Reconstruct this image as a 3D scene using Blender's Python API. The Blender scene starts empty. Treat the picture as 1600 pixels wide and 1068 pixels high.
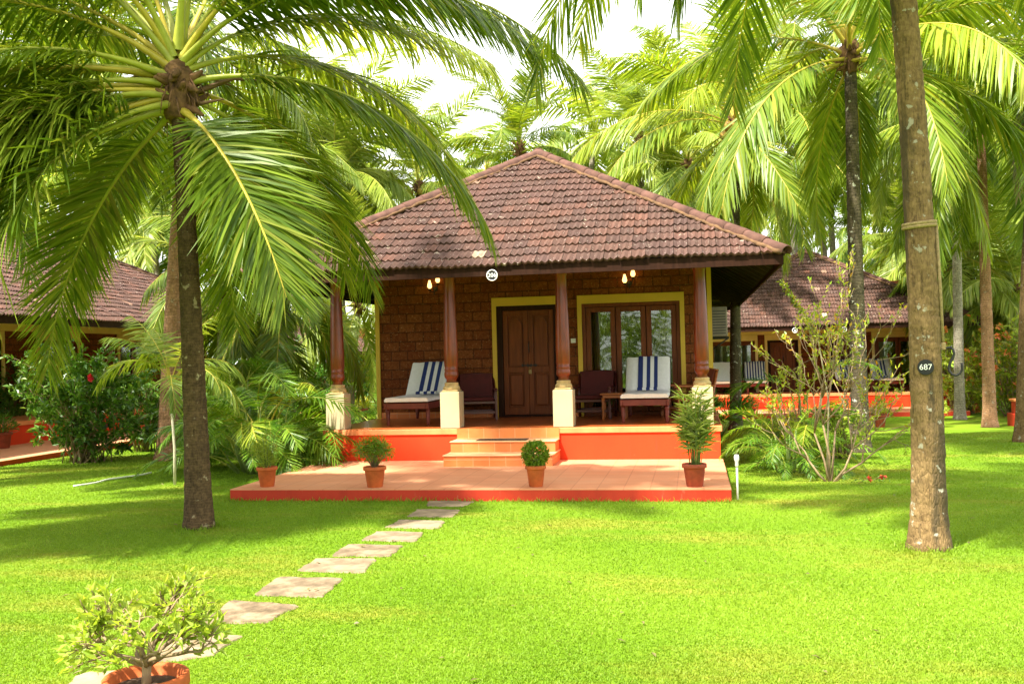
import bpy, math, random
import numpy as np
from mathutils import Vector, Matrix

random.seed(11)
RNG = np.random.default_rng(11)
sc = bpy.context.scene
COL = sc.collection
PI = math.pi

# ------------------------------------------------------------------ camera
FOC, YAW, PITCH, ROLL = 1539.5, 0.18145, 0.01421, -0.02551
EYE = Vector((2.62265, -14.37665, 1.68133))
_f = Vector((-math.sin(YAW) * math.cos(PITCH), math.cos(YAW) * math.cos(PITCH), math.sin(PITCH)))
_r0 = Vector((math.cos(YAW), math.sin(YAW), 0))
_u0 = _r0.cross(_f)
RT = _r0 * math.cos(ROLL) + _u0 * math.sin(ROLL)
UP = -_r0 * math.sin(ROLL) + _u0 * math.cos(ROLL)
FW = _f
cam_d = bpy.data.cameras.new('camera')
cam = bpy.data.objects.new('camera', cam_d)
COL.objects.link(cam)
cam_d.sensor_width = 36
cam_d.lens = FOC / 1600 * 36
cam_d.clip_end = 2000
m = Matrix((RT, UP, -FW)).transposed().to_4x4()
m.translation = EYE
cam.matrix_world = m
sc.camera = cam


def ray(px, py):
    return FW + RT * ((px - 800) / FOC) - UP * ((py - 534) / FOC)


def _ss(t):
    t = min(1.0, max(0.0, t))
    return t * t * (3 - 2 * t)


def gz(x, y):
    """the lawn falls away gently behind the cottage"""
    return -.43 * _ss((y + 1) / 16) * (.25 + .75 * _ss((x + 6) / 8))


def gp(px, py, z=None):
    d = ray(px, py)
    if z is not None:
        return EYE + d * ((z - EYE.z) / d.z)
    z = 0.0
    for _ in range(30):
        p = EYE + d * ((z - EYE.z) / d.z)
        z = .5 * z + .5 * gz(p.x, p.y)
    return EYE + d * ((z - EYE.z) / d.z)


def yp(px, py, Y):
    d = ray(px, py)
    return EYE + d * ((Y - EYE.y) / d.y)


def dp(px, py, d):
    return EYE + ray(px, py) * d


# ------------------------------------------------------------------ lights
SUN = Vector((-0.42, -0.60, 1.12)).normalized()
sd = bpy.data.lights.new('sun', 'SUN')
so = bpy.data.objects.new('sun', sd)
COL.objects.link(so)
sd.energy = 4.1
sd.angle = math.radians(1.8)
sd.color = (1.0, 0.95, 0.84)
so.rotation_euler = SUN.to_track_quat('Z', 'Y').to_euler()
so.location = (-6, -8, 16)
sc.view_settings.view_transform = 'Standard'
sc.view_settings.look = 'None'
sc.view_settings.exposure = 1.95
sc.view_settings.gamma = 1.0

W = bpy.data.worlds.new('World')
sc.world = W
W.use_nodes = True
nt = W.node_tree
nt.nodes.clear()
out = nt.nodes.new('ShaderNodeOutputWorld')
bg = nt.nodes.new('ShaderNodeBackground')
bg.inputs['Strength'].default_value = 0.125
sky = nt.nodes.new('ShaderNodeTexSky')
sky.sky_type = 'NISHITA'
sky.sun_disc = False
sky.sun_elevation = math.asin(SUN.z)
sky.sun_rotation = math.atan2(SUN.x, SUN.y)
sky.dust_density = 4.0
sky.air_density = 1.0
mx = nt.nodes.new('ShaderNodeMix')
mx.data_type = 'RGBA'
tc = nt.nodes.new('ShaderNodeTexCoord')
nz = nt.nodes.new('ShaderNodeTexNoise')
nz.inputs['Scale'].default_value = 2.2
nz.inputs['Detail'].default_value = 6
mr = nt.nodes.new('ShaderNodeMapRange')
mr.inputs['From Min'].default_value = 0.3
mr.inputs['From Max'].default_value = 0.65
mr.inputs['To Min'].default_value = 0.72
mr.inputs['To Max'].default_value = 0.98
nt.links.new(tc.outputs['Generated'], nz.inputs['Vector'])
nt.links.new(nz.outputs['Fac'], mr.inputs['Value'])
nt.links.new(mr.outputs['Result'], mx.inputs['Factor'])
nt.links.new(sky.outputs['Color'], mx.inputs['A'])
mx.inputs['B'].default_value = (5.6, 5.6, 5.4, 1)
nt.links.new(mx.outputs['Result'], bg.inputs['Color'])
nt.links.new(bg.outputs['Background'], out.inputs['Surface'])

sc.render.engine = 'CYCLES'
cy = sc.cycles
cy.max_bounces = 6
cy.diffuse_bounces = 4
cy.glossy_bounces = 3
cy.transmission_bounces = 5
cy.transparent_max_bounces = 8
cy.caustics_reflective = False
cy.caustics_refractive = False
cy.use_denoising = True
cy.sample_clamp_indirect = 6

# ------------------------------------------------------------------ materials
MATS = {}


class NT:
    def __init__(s, name):
        s.m = bpy.data.materials.new(name)
        s.m.use_nodes = True
        s.t = s.m.node_tree
        s.b = s.t.nodes['Principled BSDF']
        s.o = s.t.nodes['Material Output']

    def n(s, typ, **kw):
        nd = s.t.nodes.new('ShaderNode' + typ)
        for k, v in kw.items():
            if k in nd.inputs:
                nd.inputs[k].default_value = v
            else:
                setattr(nd, k, v)
        return nd

    def l(s, a, b):
        s.t.links.new(a, b)

    def coord(s, scale=(1, 1, 1), kind='Object', rot=(0, 0, 0)):
        c = s.n('TexCoord')
        mp = s.n('Mapping')
        mp.inputs['Scale'].default_value = scale
        mp.inputs['Rotation'].default_value = rot
        s.l(c.outputs[kind], mp.inputs['Vector'])
        return mp.outputs['Vector']

    def noise(s, vec, scale, detail=4, rough=0.55):
        nd = s.n('TexNoise')
        nd.inputs['Scale'].default_value = scale
        nd.inputs['Detail'].default_value = detail
        nd.inputs['Roughness'].default_value = rough
        if vec is not None:
            s.l(vec, nd.inputs['Vector'])
        return nd.outputs['Fac']

    def ramp(s, fac, stops):
        nd = s.n('ValToRGB')
        e = nd.color_ramp.elements
        while len(e) < len(stops):
            e.new(0.5)
        for i, (p, c) in enumerate(stops):
            e[i].position = p
            e[i].color = (*c, 1) if len(c) == 3 else c
        s.l(fac, nd.inputs['Fac'])
        return nd.outputs['Color']

    def mix(s, fac, a, b, blend='MIX'):
        nd = s.n('Mix')
        nd.data_type = 'RGBA'
        nd.blend_type = blend
        if isinstance(fac, (int, float)):
            nd.inputs['Factor'].default_value = fac
        else:
            s.l(fac, nd.inputs['Factor'])
        for k, v in (('A', a), ('B', b)):
            if isinstance(v, tuple):
                nd.inputs[k].default_value = (*v, 1)
            else:
                s.l(v, nd.inputs[k])
        return nd.outputs['Result']

    def rng(s, v, a, b, c=0.0, d=1.0):
        nd = s.n('MapRange')
        s.l(v, nd.inputs['Value'])
        for k, x in (('From Min', a), ('From Max', b), ('To Min', c), ('To Max', d)):
            nd.inputs[k].default_value = x
        return nd.outputs['Result']

    def bump(s, h, strength=0.4, dist=0.02):
        nd = s.n('Bump')
        nd.inputs['Strength'].default_value = strength
        nd.inputs['Distance'].default_value = dist
        s.l(h, nd.inputs['Height'])
        s.l(nd.outputs['Normal'], s.b.inputs['Normal'])

    def col(s, c):
        if isinstance(c, tuple):
            s.b.inputs['Base Color'].default_value = (*c, 1)
        else:
            s.l(c, s.b.inputs['Base Color'])

    def rough(s, r, spec=0.4):
        s.b.inputs['Roughness'].default_value = r
        s.b.inputs['Specular IOR Level'].default_value = spec


def simple(name, c, rough=0.6, var=0.25, scale=6.0, bump=0.1, spec=0.35, stretch=(1, 1, 1)):
    n = NT(name)
    v = n.coord(stretch)
    f = n.noise(v, scale, 6)
    d = tuple(x * (1 - var) for x in c)
    h = tuple(min(1, x * (1 + var)) for x in c)
    n.col(n.ramp(f, [(0.3, d), (0.7, h)]))
    n.rough(rough, spec)
    if bump:
        n.bump(n.noise(v, scale * 6, 4), bump, 0.01)
    MATS[name] = n.m
    return n.m


def leafmat(name, a, b, trans=0.4, tcol=None, rough=0.4, spec=0.4, c=None):
    n = NT(name)
    g = n.n('NewGeometry')
    oi = n.n('ObjectInfo')
    stops = [(0.0, a), (0.85, b)]
    if c:
        stops.append((1.0, c))
    colr = n.ramp(g.outputs['Random Per Island'], stops)
    hs = n.n('HueSaturation')
    n.l(colr, hs.inputs['Color'])
    n.l(n.rng(oi.outputs['Random'], 0, 1, 0.78, 1.22), hs.inputs['Value'])
    n.l(n.rng(oi.outputs['Random'], 0, 1, 0.515, 0.49), hs.inputs['Hue'])
    n.col(hs.outputs['Color'])
    n.rough(rough, spec)
    tr = n.n('BsdfTranslucent')
    if tcol is None:
        tcol = (1.25, 1.15, 0.55)
    n.l(n.mix(1.0, hs.outputs['Color'], tcol, 'MULTIPLY'), tr.inputs['Color'])
    ms = n.n('MixShader')
    ms.inputs['Fac'].default_value = trans
    n.l(n.b.outputs['BSDF'], ms.inputs[1])
    n.l(tr.outputs['BSDF'], ms.inputs[2])
    n.l(ms.outputs['Shader'], n.o.inputs['Surface'])
    MATS[name] = n.m
    return n.m


def barkmat(name, a, b, lichen=(0.5, 0.5, 0.42), lich=0.5, ring=9.0, dark=None, crack=1.0, ringw=0.42):
    n = NT(name)
    v = n.coord()
    f = n.noise(v, 5, 6)
    base = n.ramp(f, [(0.32, a), (0.68, b)])
    # growth scars round the trunk
    wv = n.n('TexWave', wave_type='BANDS', bands_direction='Z')
    wv.inputs['Scale'].default_value = ring
    wv.inputs['Distortion'].default_value = 6.0
    wv.inputs['Detail'].default_value = 3
    n.l(v, wv.inputs['Vector'])
    base = n.mix(n.rng(wv.outputs['Fac'], 0, 0.22, ringw, 0), base, tuple(x * 0.4 for x in a))
    # vertical cracks
    v2 = n.coord((26, 26, 4.5))
    cr = n.noise(v2, 1.3, 6, .65)
    base = n.mix(n.rng(cr, 0.36, 0.47, min(1, 0.6 * crack), 0), base, tuple(x * 0.3 for x in a))
    vo = n.n('TexVoronoi', feature='DISTANCE_TO_EDGE')
    vo.inputs['Scale'].default_value = 1.0
    wob = n.n('VectorMath', operation='ADD')
    n.l(n.coord((52, 52, 13)), wob.inputs[0])
    nzv = n.n('TexNoise')
    nzv.inputs['Scale'].default_value = 9
    n.l(v, nzv.inputs['Vector'])
    n.l(nzv.outputs['Color'], wob.inputs[1])
    n.l(wob.outputs[0], vo.inputs['Vector'])
    edge = n.rng(vo.outputs['Distance'], 0, 0.22, 0, 1)
    base = n.mix(n.rng(edge, 0, 1, 0.30, 0), base, tuple(x * 0.4 for x in a))
    base = n.mix(n.rng(n.noise(v, 24, 4, .6), .45, .7, 0, .5), base, tuple(min(1, x * 1.5) for x in b))
    if dark:
        v3 = n.coord((1.2, 1.2, 0.45))
        df = n.noise(n.coord((5, 5, .5)), 1.2, 5)
        base = n.mix(n.rng(df, 0.50, 0.60, 0, 0.75), base, dark)
    lf = n.noise(v, 11, 5, 0.55)
    base = n.mix(n.rng(lf, 0.63, 0.67, 0, lich), base, lichen)
    n.col(base)
    n.rough(0.85, 0.2)
    hh = n.n('Math', operation='MULTIPLY_ADD')
    n.l(wv.outputs['Fac'], hh.inputs[0])
    hh.inputs[1].default_value = ringw * 1.6
    n.l(edge, hh.inputs[2])
    n.bump(hh.outputs[0], 0.5, 0.010)
    MATS[name] = n.m
    return n.m


# foliage
leafmat('frond', (0.075, 0.145, 0.007), (0.22, 0.30, 0.022), 0.48, c=(0.34, 0.34, 0.05))
leafmat('frond_pale', (0.16, 0.245, 0.022), (0.31, 0.38, 0.06), 0.5, c=(0.42, 0.42, 0.10))
leafmat('frond_gold', (0.13, 0.225, 0.012), (0.28, 0.355, 0.03), 0.5, c=(0.42, 0.38, 0.05))
leafmat('frond_dry', (0.10, 0.09, 0.03), (0.2, 0.17, 0.06), 0.3)
leafmat('areca', (0.06, 0.16, 0.008), (0.19, 0.33, 0.02), 0.42)
leafmat('shrub_dark', (0.035, 0.10, 0.010), (0.11, 0.225, 0.02), 0.32, rough=0.35, c=(0.2, 0.32, 0.04))
leafmat('shrub_mid', (0.05, 0.15, 0.012), (0.13, 0.27, 0.03), 0.36)
leafmat('shrub_lime', (0.27, 0.38, 0.03), (0.46, 0.54, 0.08), 0.5)
leafmat('leaf_yellow', (0.15, 0.27, 0.02), (0.36, 0.38, 0.03), 0.45, c=(0.5, 0.26, 0.03))
leafmat('leaf_variegated', (0.18, 0.28, 0.02), (0.55, 0.58, 0.16), 0.4)
leafmat('leaf_feather', (0.10, 0.2, 0.012), (0.26, 0.38, 0.03), 0.45)
leafmat('petal_red', (0.6, 0.02, 0.02), (0.75, 0.05, 0.04), 0.3, tcol=(1, 0.6, 0.6))
leafmat('petal_orange', (0.7, 0.16, 0.05), (0.8, 0.3, 0.1), 0.3, tcol=(1, 0.8, 0.6))
simple('rachis', (0.30, 0.32, 0.04), 0.45, 0.3, 3)
simple('rachis_gold', (0.42, 0.34, 0.04), 0.45, 0.3, 3)
simple('petiole_dead', (0.14, 0.08, 0.04), 0.8, 0.4, 5)
simple('fibre', (0.13, 0.068, 0.026), 0.9, 0.5, 12, 0.5)
simple('coconut_skin', (0.38, 0.24, 0.05), 0.5, 0.45, 7)
simple('twig', (0.24, 0.17, 0.09), 0.8, 0.35, 10)
simple('twig_pale', (0.42, 0.36, 0.22), 0.8, 0.3, 10)
simple('twig_green', (0.14, 0.2, 0.04), 0.6, 0.3, 10)
barkmat('bark_dark', (0.055, 0.034, 0.016), (0.12, 0.075, 0.034), lichen=(0.36, 0.30, 0.18), lich=0.7, ring=11)
barkmat('bark_tan', (0.135, 0.083, 0.033), (0.235, 0.152, 0.066), lichen=(0.42, 0.42, 0.33), lich=0.6, ring=9, dark=(0.045, 0.036, 0.02), ringw=0.03, crack=1.25)
barkmat('bark_mottled', (0.045, 0.038, 0.022), (0.12, 0.095, 0.055), lichen=(0.55, 0.55, 0.45), lich=0.9, ring=6)
barkmat('bark_orange', (0.24, 0.12, 0.06), (0.36, 0.20, 0.11), lichen=(0.42, 0.4, 0.32), lich=0.4, ring=6)
barkmat('bark_grey', (0.20, 0.17, 0.13), (0.34, 0.30, 0.23), lichen=(0.5, 0.48, 0.42), lich=0.5, ring=5)

# masonry, paint, wood
simple('paint_cream', (0.44, 0.37, 0.22), 0.6, 0.06, 3, 0.05)
simple('paint_yellow', (0.60, 0.40, 0.045), 0.6, 0.08, 3, 0.05)
simple('lintel_cream', (0.78, 0.60, 0.26), 0.6, 0.08, 3, 0.05)
simple('wood_dark', (0.028, 0.011, 0.006), 0.6, 0.35, 4, 0.15, 0.08, stretch=(6, 6, 0.8))
simple('wood_red', (0.18, 0.032, 0.007), 0.3, 0.35, 4, 0.08, 0.5, stretch=(5, 5, 0.7))
simple('wood_door', (0.15, 0.036, 0.007), 0.45, 0.3, 4, 0.12, 0.2, stretch=(6, 6, 0.6))
simple('wood_orange', (0.30, 0.09, 0.02), 0.4, 0.3, 5, 0.1, stretch=(1, 6, 6))
simple('wood_maroon', (0.075, 0.010, 0.007), 0.35, 0.3, 5, 0.08, 0.5)
simple('wood_lounger', (0.17, 0.034, 0.024), 0.4, 0.25, 5, 0.08)
simple('cushion_maroon', (0.075, 0.008, 0.006), 0.75, 0.2, 8, 0.1)
simple('wood_rafter', (0.03, 0.018, 0.010), 0.85, 0.35, 5, 0.2)
simple('wood_batten', (0.11, 0.07, 0.03), 0.85, 0.4, 5, 0.2)
simple('plaster_grey', (0.35, 0.3, 0.25), 0.9, 0.2, 3)
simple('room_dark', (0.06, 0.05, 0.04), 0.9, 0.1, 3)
simple('sandstone', (0.50, 0.36, 0.16), 0.85, 0.35, 14, 0.35)
simple('cloth_white', (0.82, 0.81, 0.78), 0.9, 0.05, 20, 0.1)
simple('curtain', (0.26, 0.21, 0.03), 0.9, 0.12, 8, 0.0)
simple('curtain_white', (0.5, 0.47, 0.36), 0.9, 0.1, 8, 0.0)
simple('iron', (0.02, 0.018, 0.018), 0.45, 0.3, 20)
simple('brass', (0.35, 0.25, 0.09), 0.35, 0.2, 20)
simple('plastic_white', (0.78, 0.78, 0.72), 0.4, 0.04, 5, 0)
simple('plastic_grey', (0.10, 0.10, 0.10), 0.5, 0.2, 5, 0)
simple('plate_black', (0.012, 0.012, 0.012), 0.6, 0.2, 20)
simple('chalk_white', (0.8, 0.8, 0.76), 0.8, 0.05, 20, 0)
simple('terracotta', (0.44, 0.10, 0.022), 0.75, 0.25, 10, 0.15)
simple('terracotta_dark', (0.26, 0.05, 0.02), 0.75, 0.3, 10, 0.15)
simple('soil', (0.06, 0.035, 0.02), 0.95, 0.5, 30, 0.6)
simple('rope', (0.30, 0.22, 0.10), 0.9, 0.3, 60, 0.4)
simple('mat_brown', (0.09, 0.055, 0.03), 0.95, 0.4, 60, 0.5)
simple('bamboo', (0.55, 0.28, 0.06), 0.6, 0.2, 6, 0.05)
simple('stem_white', (0.55, 0.5, 0.36), 0.7, 0.3, 9, 0.1)
simple('hose', (0.66, 0.68, 0.58), 0.5, 0.25, 6, 0)


def paintmat(name, c, stain):
    n = NT(name)
    v = n.coord((2.2, 2.2, 0.6))
    f = n.noise(v, 2.2, 6, 0.65)
    base = n.mix(n.rng(f, 0.5, 0.75, 0, 0.55), c, stain)
    f2 = n.noise(n.coord((3.5, 3.5, 0.9)), 3, 5, 0.7)
    base = n.mix(n.rng(f2, 0.62, 0.72, 0, 0.4), base, (0.42, 0.24, 0.16))
    n.col(base)
    n.rough(0.6, 0.3)
    n.bump(n.noise(n.coord(), 30, 4), 0.12, 0.01)
    MATS[name] = n.m


paintmat('paint_red', (0.46, 0.034, 0.012), (0.28, 0.022, 0.010))


def paint_clean(name, c):
    n = NT(name)
    f = n.noise(n.coord((1.6, 1.6, 0.5)), 1.5, 4)
    base = n.mix(n.rng(f, 0.4, 0.75, 0, 0.6), c, tuple(x * 0.72 for x in c))
    f2 = n.noise(n.coord((5, 5, .5)), 2.2, 5, 0.7)
    base = n.mix(n.rng(f2, 0.60, 0.72, 0, 0.45), base, (0.30, 0.05, 0.02))
    f3 = n.noise(n.coord(), 22, 5, 0.7)
    base = n.mix(n.rng(f3, 0.66, 0.74, 0, 0.35), base, (0.62, 0.30, 0.18))
    n.col(base)
    n.bump(n.noise(n.coord(), 40, 4), 0.15, 0.01)
    n.rough(0.75, 0.2)
    MATS[name] = n.m


paint_clean('paint_orange', (0.72, 0.05, 0.011))


def tilemat(name, c, size, grout, gw=0.012, rough=0.5, plane='xy', var=0.25, patch=None):
    n = NT(name)
    cc = n.n('TexCoord')
    mp = n.n('Mapping')
    if plane == 'xz':
        mp.inputs['Rotation'].default_value = (-PI / 2, 0, 0)
    n.l(cc.outputs['Object'], mp.inputs['Vector'])
    br = n.n('TexBrick')
    br.offset = 0
    br.inputs['Scale'].default_value = 1.0
    br.inputs['Brick Width'].default_value = size
    br.inputs['Row Height'].default_value = size
    br.inputs['Mortar Size'].default_value = gw
    br.inputs['Color1'].default_value = (*[x * (1 - var) for x in c], 1)
    br.inputs['Color2'].default_value = (*[min(1, x * (1 + var)) for x in c], 1)
    br.inputs['Mortar'].default_value = (*grout, 1)
    n.l(mp.outputs['Vector'], br.inputs['Vector'])
    f = n.noise(n.coord(), 2.5, 6, 0.65)
    base = n.mix(n.rng(f, 0.45, 0.75, 0, 0.4), br.outputs['Color'], patch or tuple(x * 0.6 for x in c))
    n.col(base)
    n.rough(rough, 0.4)
    n.bump(br.outputs['Fac'], -0.3, 0.01)
    MATS[name] = n.m


tilemat('tile_terrace', (0.62, 0.255, 0.125), 0.3, (0.50, 0.19, 0.09), 0.007, 0.65, 'xy', 0.05, (0.62, 0.34, 0.20))
tilemat('tile_porch', (0.42, 0.10, 0.022), 0.3, (0.24, 0.08, 0.03), 0.006, 0.28, 'xy', 0.1)
tilemat('tile_step', (0.66, 0.19, 0.05), 0.235, (0.6, 0.30, 0.14), 0.005, 0.5, 'xz', 0.12, (0.70, 0.30, 0.12))
simple('band_peach', (0.76, 0.25, 0.09), 0.55, 0.14, 2.0, 0.05, stretch=(3, 3, 1))
simple('tread_pale', (0.74, 0.40, 0.2), 0.6, 0.15, 3, 0.05)


def brickmat(name, c1, c2, mortar):
    n = NT(name)
    cc = n.n('TexCoord')
    sp = n.n('SeparateXYZ')
    n.l(cc.outputs['Object'], sp.inputs[0])
    ad = n.n('Math', operation='ADD')
    n.l(sp.outputs['X'], ad.inputs[0])
    n.l(sp.outputs['Y'], ad.inputs[1])
    cb = n.n('CombineXYZ')
    n.l(ad.outputs[0], cb.inputs['X'])
    n.l(sp.outputs['Z'], cb.inputs['Y'])
    br = n.n('TexBrick')
    br.inputs['Scale'].default_value = 1.0
    br.inputs['Brick Width'].default_value = 0.30
    br.inputs['Row Height'].default_value = 0.165
    br.inputs['Mortar Size'].default_value = 0.012
    br.inputs['Mortar Smooth'].default_value = 0.3
    br.inputs['Color1'].default_value = (*c1, 1)
    br.inputs['Color2'].default_value = (*c2, 1)
    br.inputs['Mortar'].default_value = (*mortar, 1)
    n.l(cb.outputs[0], br.inputs['Vector'])
    v = n.coord()
    f = n.noise(v, 26, 6, 0.7)
    base = n.mix(n.rng(f, 0.40, 0.60, 0.5, 0), br.outputs['Color'], tuple(x * 0.35 for x in c1))
    f2 = n.noise(v, 40, 3, 0.6)
    base = n.mix(n.rng(f2, 0.60, 0.70, 0, 0.5), base, (0.55, 0.30, 0.13))
    n.col(base)
    n.rough(0.95, 0.15)
    s = n.n('Math', operation='MULTIPLY_ADD')
    n.l(br.outputs['Fac'], s.inputs[0])
    s.inputs[1].default_value = -1.2
    n.l(f, s.inputs[2])
    n.bump(s.outputs[0], 0.9, 0.02)
    MATS[name] = n.m


brickmat('laterite', (0.185, 0.048, 0.014), (0.255, 0.080, 0.024), (0.095, 0.034, 0.013))


def rooftile(name):
    n = NT(name)
    g = n.n('NewGeometry')
    base = n.ramp(g.outputs['Random Per Island'], [(0, (0.066, 0.037, 0.030)), (0.35, (0.082, 0.045, 0.034)), (0.7, (0.097, 0.050, 0.037)), (0.95, (0.115, 0.055, 0.039)), (0.994, (0.16, 0.068, 0.044)), (1.0, (0.55, 0.42, 0.30))])
    v = n.coord()
    f = n.noise(v, 1.1, 5, 0.6)
    base = n.mix(n.rng(f, 0.45, 0.7, 0, 0.6), base, (0.085, 0.048, 0.043))
    f1 = n.noise(v, 16, 5, 0.7)
    base = n.mix(n.rng(f1, 0.5, 0.7, 0, 0.5), base, (0.04, 0.024, 0.02))
    f2 = n.noise(v, 7, 4, 0.55)
    base = n.mix(n.rng(f2, 0.67, 0.70, 0, 0.55), base, (0.42, 0.36, 0.28))
    f3 = n.noise(v, 30, 3, 0.5)
    base = n.mix(n.rng(f3, 0.66, 0.72, 0, 0.6), base, (0.60, 0.54, 0.46))
    n.col(base)
    n.rough(0.9, 0.2)
    n.bump(n.noise(v, 60, 4), 0.3, 0.01)
    MATS[name] = n.m


rooftile('roof_tile')
simple('hip_tile', (0.105, 0.050, 0.037), 0.9, 0.4, 6, 0.3)
simple('mortar_orange', (0.12, 0.065, 0.03), 0.95, 0.5, 12, 0.4)


def stonemat():
    n = NT('flagstone')
    v = n.coord()
    f = n.noise(v, 4, 7, 0.7)
    base = n.ramp(f, [(0.32, (0.045, 0.03, 0.016)), (0.48, (0.14, 0.10, 0.06)), (0.66, (0.30, 0.225, 0.14))])
    oi = n.n('ObjectInfo')
    base = n.mix(n.rng(oi.outputs['Random'], 0, 1, 0, 0.4), base, (0.42, 0.33, 0.22))
    n.col(base)
    n.rough(0.9, 0.2)
    n.bump(n.noise(v, 22, 6, 0.7), 0.5, 0.01)
    MATS['flagstone'] = n.m


stonemat()


def groundmat():
    n = NT('lawn_soil')
    v = n.coord()
    f = n.noise(v, 0.35, 6, 0.6)
    base = n.ramp(f, [(0.3, (0.11, 0.21, 0.007)), (0.55, (0.15, 0.25, 0.010)), (0.75, (0.20, 0.28, 0.016))])
    f2 = n.noise(n.coord((.55, 1.5, 1)), 0.55, 5, 0.65)
    base = n.mix(n.rng(f2, 0.50, 0.66, 0, 0.6), base, (0.34, 0.27, 0.05))
    f3 = n.noise(v, 26, 5, 0.7)
    base = n.mix(n.rng(f3, 0.4, 0.65, 0.35, 0), base, (0.09, 0.17, 0.006))
    n.col(base)
    n.rough(0.95, 0.1)
    n.bump(n.noise(v, 40, 4, 0.7), 0.8, 0.03)
    MATS['lawn_soil'] = n.m


groundmat()


def grassmat():
    n = NT('grass')
    g_ = n.n('NewGeometry')
    base = n.ramp(g_.outputs['Random Per Island'], [(0.0, (0.185, 0.30, 0.016)), (0.7, (0.23, 0.35, 0.028)), (0.97, (0.28, 0.39, 0.05)), (1.0, (0.38, 0.32, 0.09))])
    v = n.coord()
    f = n.noise(v, 0.33, 5, 0.6)
    base = n.mix(n.rng(f, 0.40, 0.60, 0.6, 0), base, (0.11, 0.23, 0.006))
    f2 = n.noise(n.coord((.55, 1.5, 1)), 0.55, 5, 0.65)
    base = n.mix(n.rng(f2, 0.54, 0.68, 0, 0.45), base, (0.30, 0.24, 0.03))
    n.col(base)
    n.rough(0.5, 0.2)
    tr = n.n('BsdfTranslucent')
    n.l(n.mix(1.0, base, (1.2, 1.1, .5), 'MULTIPLY'), tr.inputs['Color'])
    ms = n.n('MixShader')
    ms.inputs['Fac'].default_value = 0.38
    n.l(n.b.outputs['BSDF'], ms.inputs[1])
    n.l(tr.outputs['BSDF'], ms.inputs[2])
    n.l(ms.outputs['Shader'], n.o.inputs['Surface'])
    MATS['grass'] = n.m


grassmat()


def glassmat():
    n = NT('window_glass')
    n.t.nodes.remove(n.b)
    gl = n.n('BsdfGlossy')
    gl.inputs['Roughness'].default_value = 0.02
    gl.inputs['Color'].default_value = (0.9, 0.95, 0.9, 1)
    tr = n.n('BsdfTransparent')
    tr.inputs['Color'].default_value = (0.75, 0.8, 0.72, 1)
    fr = n.n('Fresnel')
    fr.inputs['IOR'].default_value = 1.6
    ms = n.n('MixShader')
    n.l(n.rng(fr.outputs['Fac'], 0, 1, 0.035, 1.0), ms.inputs['Fac'])
    n.l(tr.outputs['BSDF'], ms.inputs[1])
    n.l(gl.outputs['BSDF'], ms.inputs[2])
    n.l(ms.outputs['Shader'], n.o.inputs['Surface'])
    MATS['window_glass'] = n.m


glassmat()


def lampmat():
    n = NT('lamp_glow')
    c = n.coord()
    sp = n.n('SeparateXYZ')
    n.l(c, sp.inputs[0])
    n.col((0.8, 0.6, 0.3))
    n.b.inputs['Emission Color'].default_value = (1.0, 0.58, 0.16, 1)
    n.b.inputs['Emission Strength'].default_value = 1.1
    MATS['lamp_glow'] = n.m


lampmat()


def stripemat(name, k, lo, hi, navy=(0.03, 0.045, 0.16), axis='X'):
    """white cloth with K navy stripes between lo and hi (object metres across the cloth)"""
    n = NT(name)
    cc = n.n('TexCoord')
    sp = n.n('SeparateXYZ')
    n.l(cc.outputs['Object'], sp.inputs[0])
    t = n.rng(sp.outputs[axis], lo, hi, 0, k)
    fr = n.n('Math', operation='FRACT')
    n.l(t, fr.inputs[0])
    lt = n.n('Math', operation='LESS_THAN')
    n.l(fr.outputs[0], lt.inputs[0])
    lt.inputs[1].default_value = 0.5
    n.col(n.mix(lt.outputs[0], (0.80, 0.80, 0.78), navy))
    n.rough(0.9, 0.1)
    n.bump(n.noise(n.coord(), 90, 2), 0.2, 0.005)
    MATS[name] = n.m


M = MATS


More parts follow.
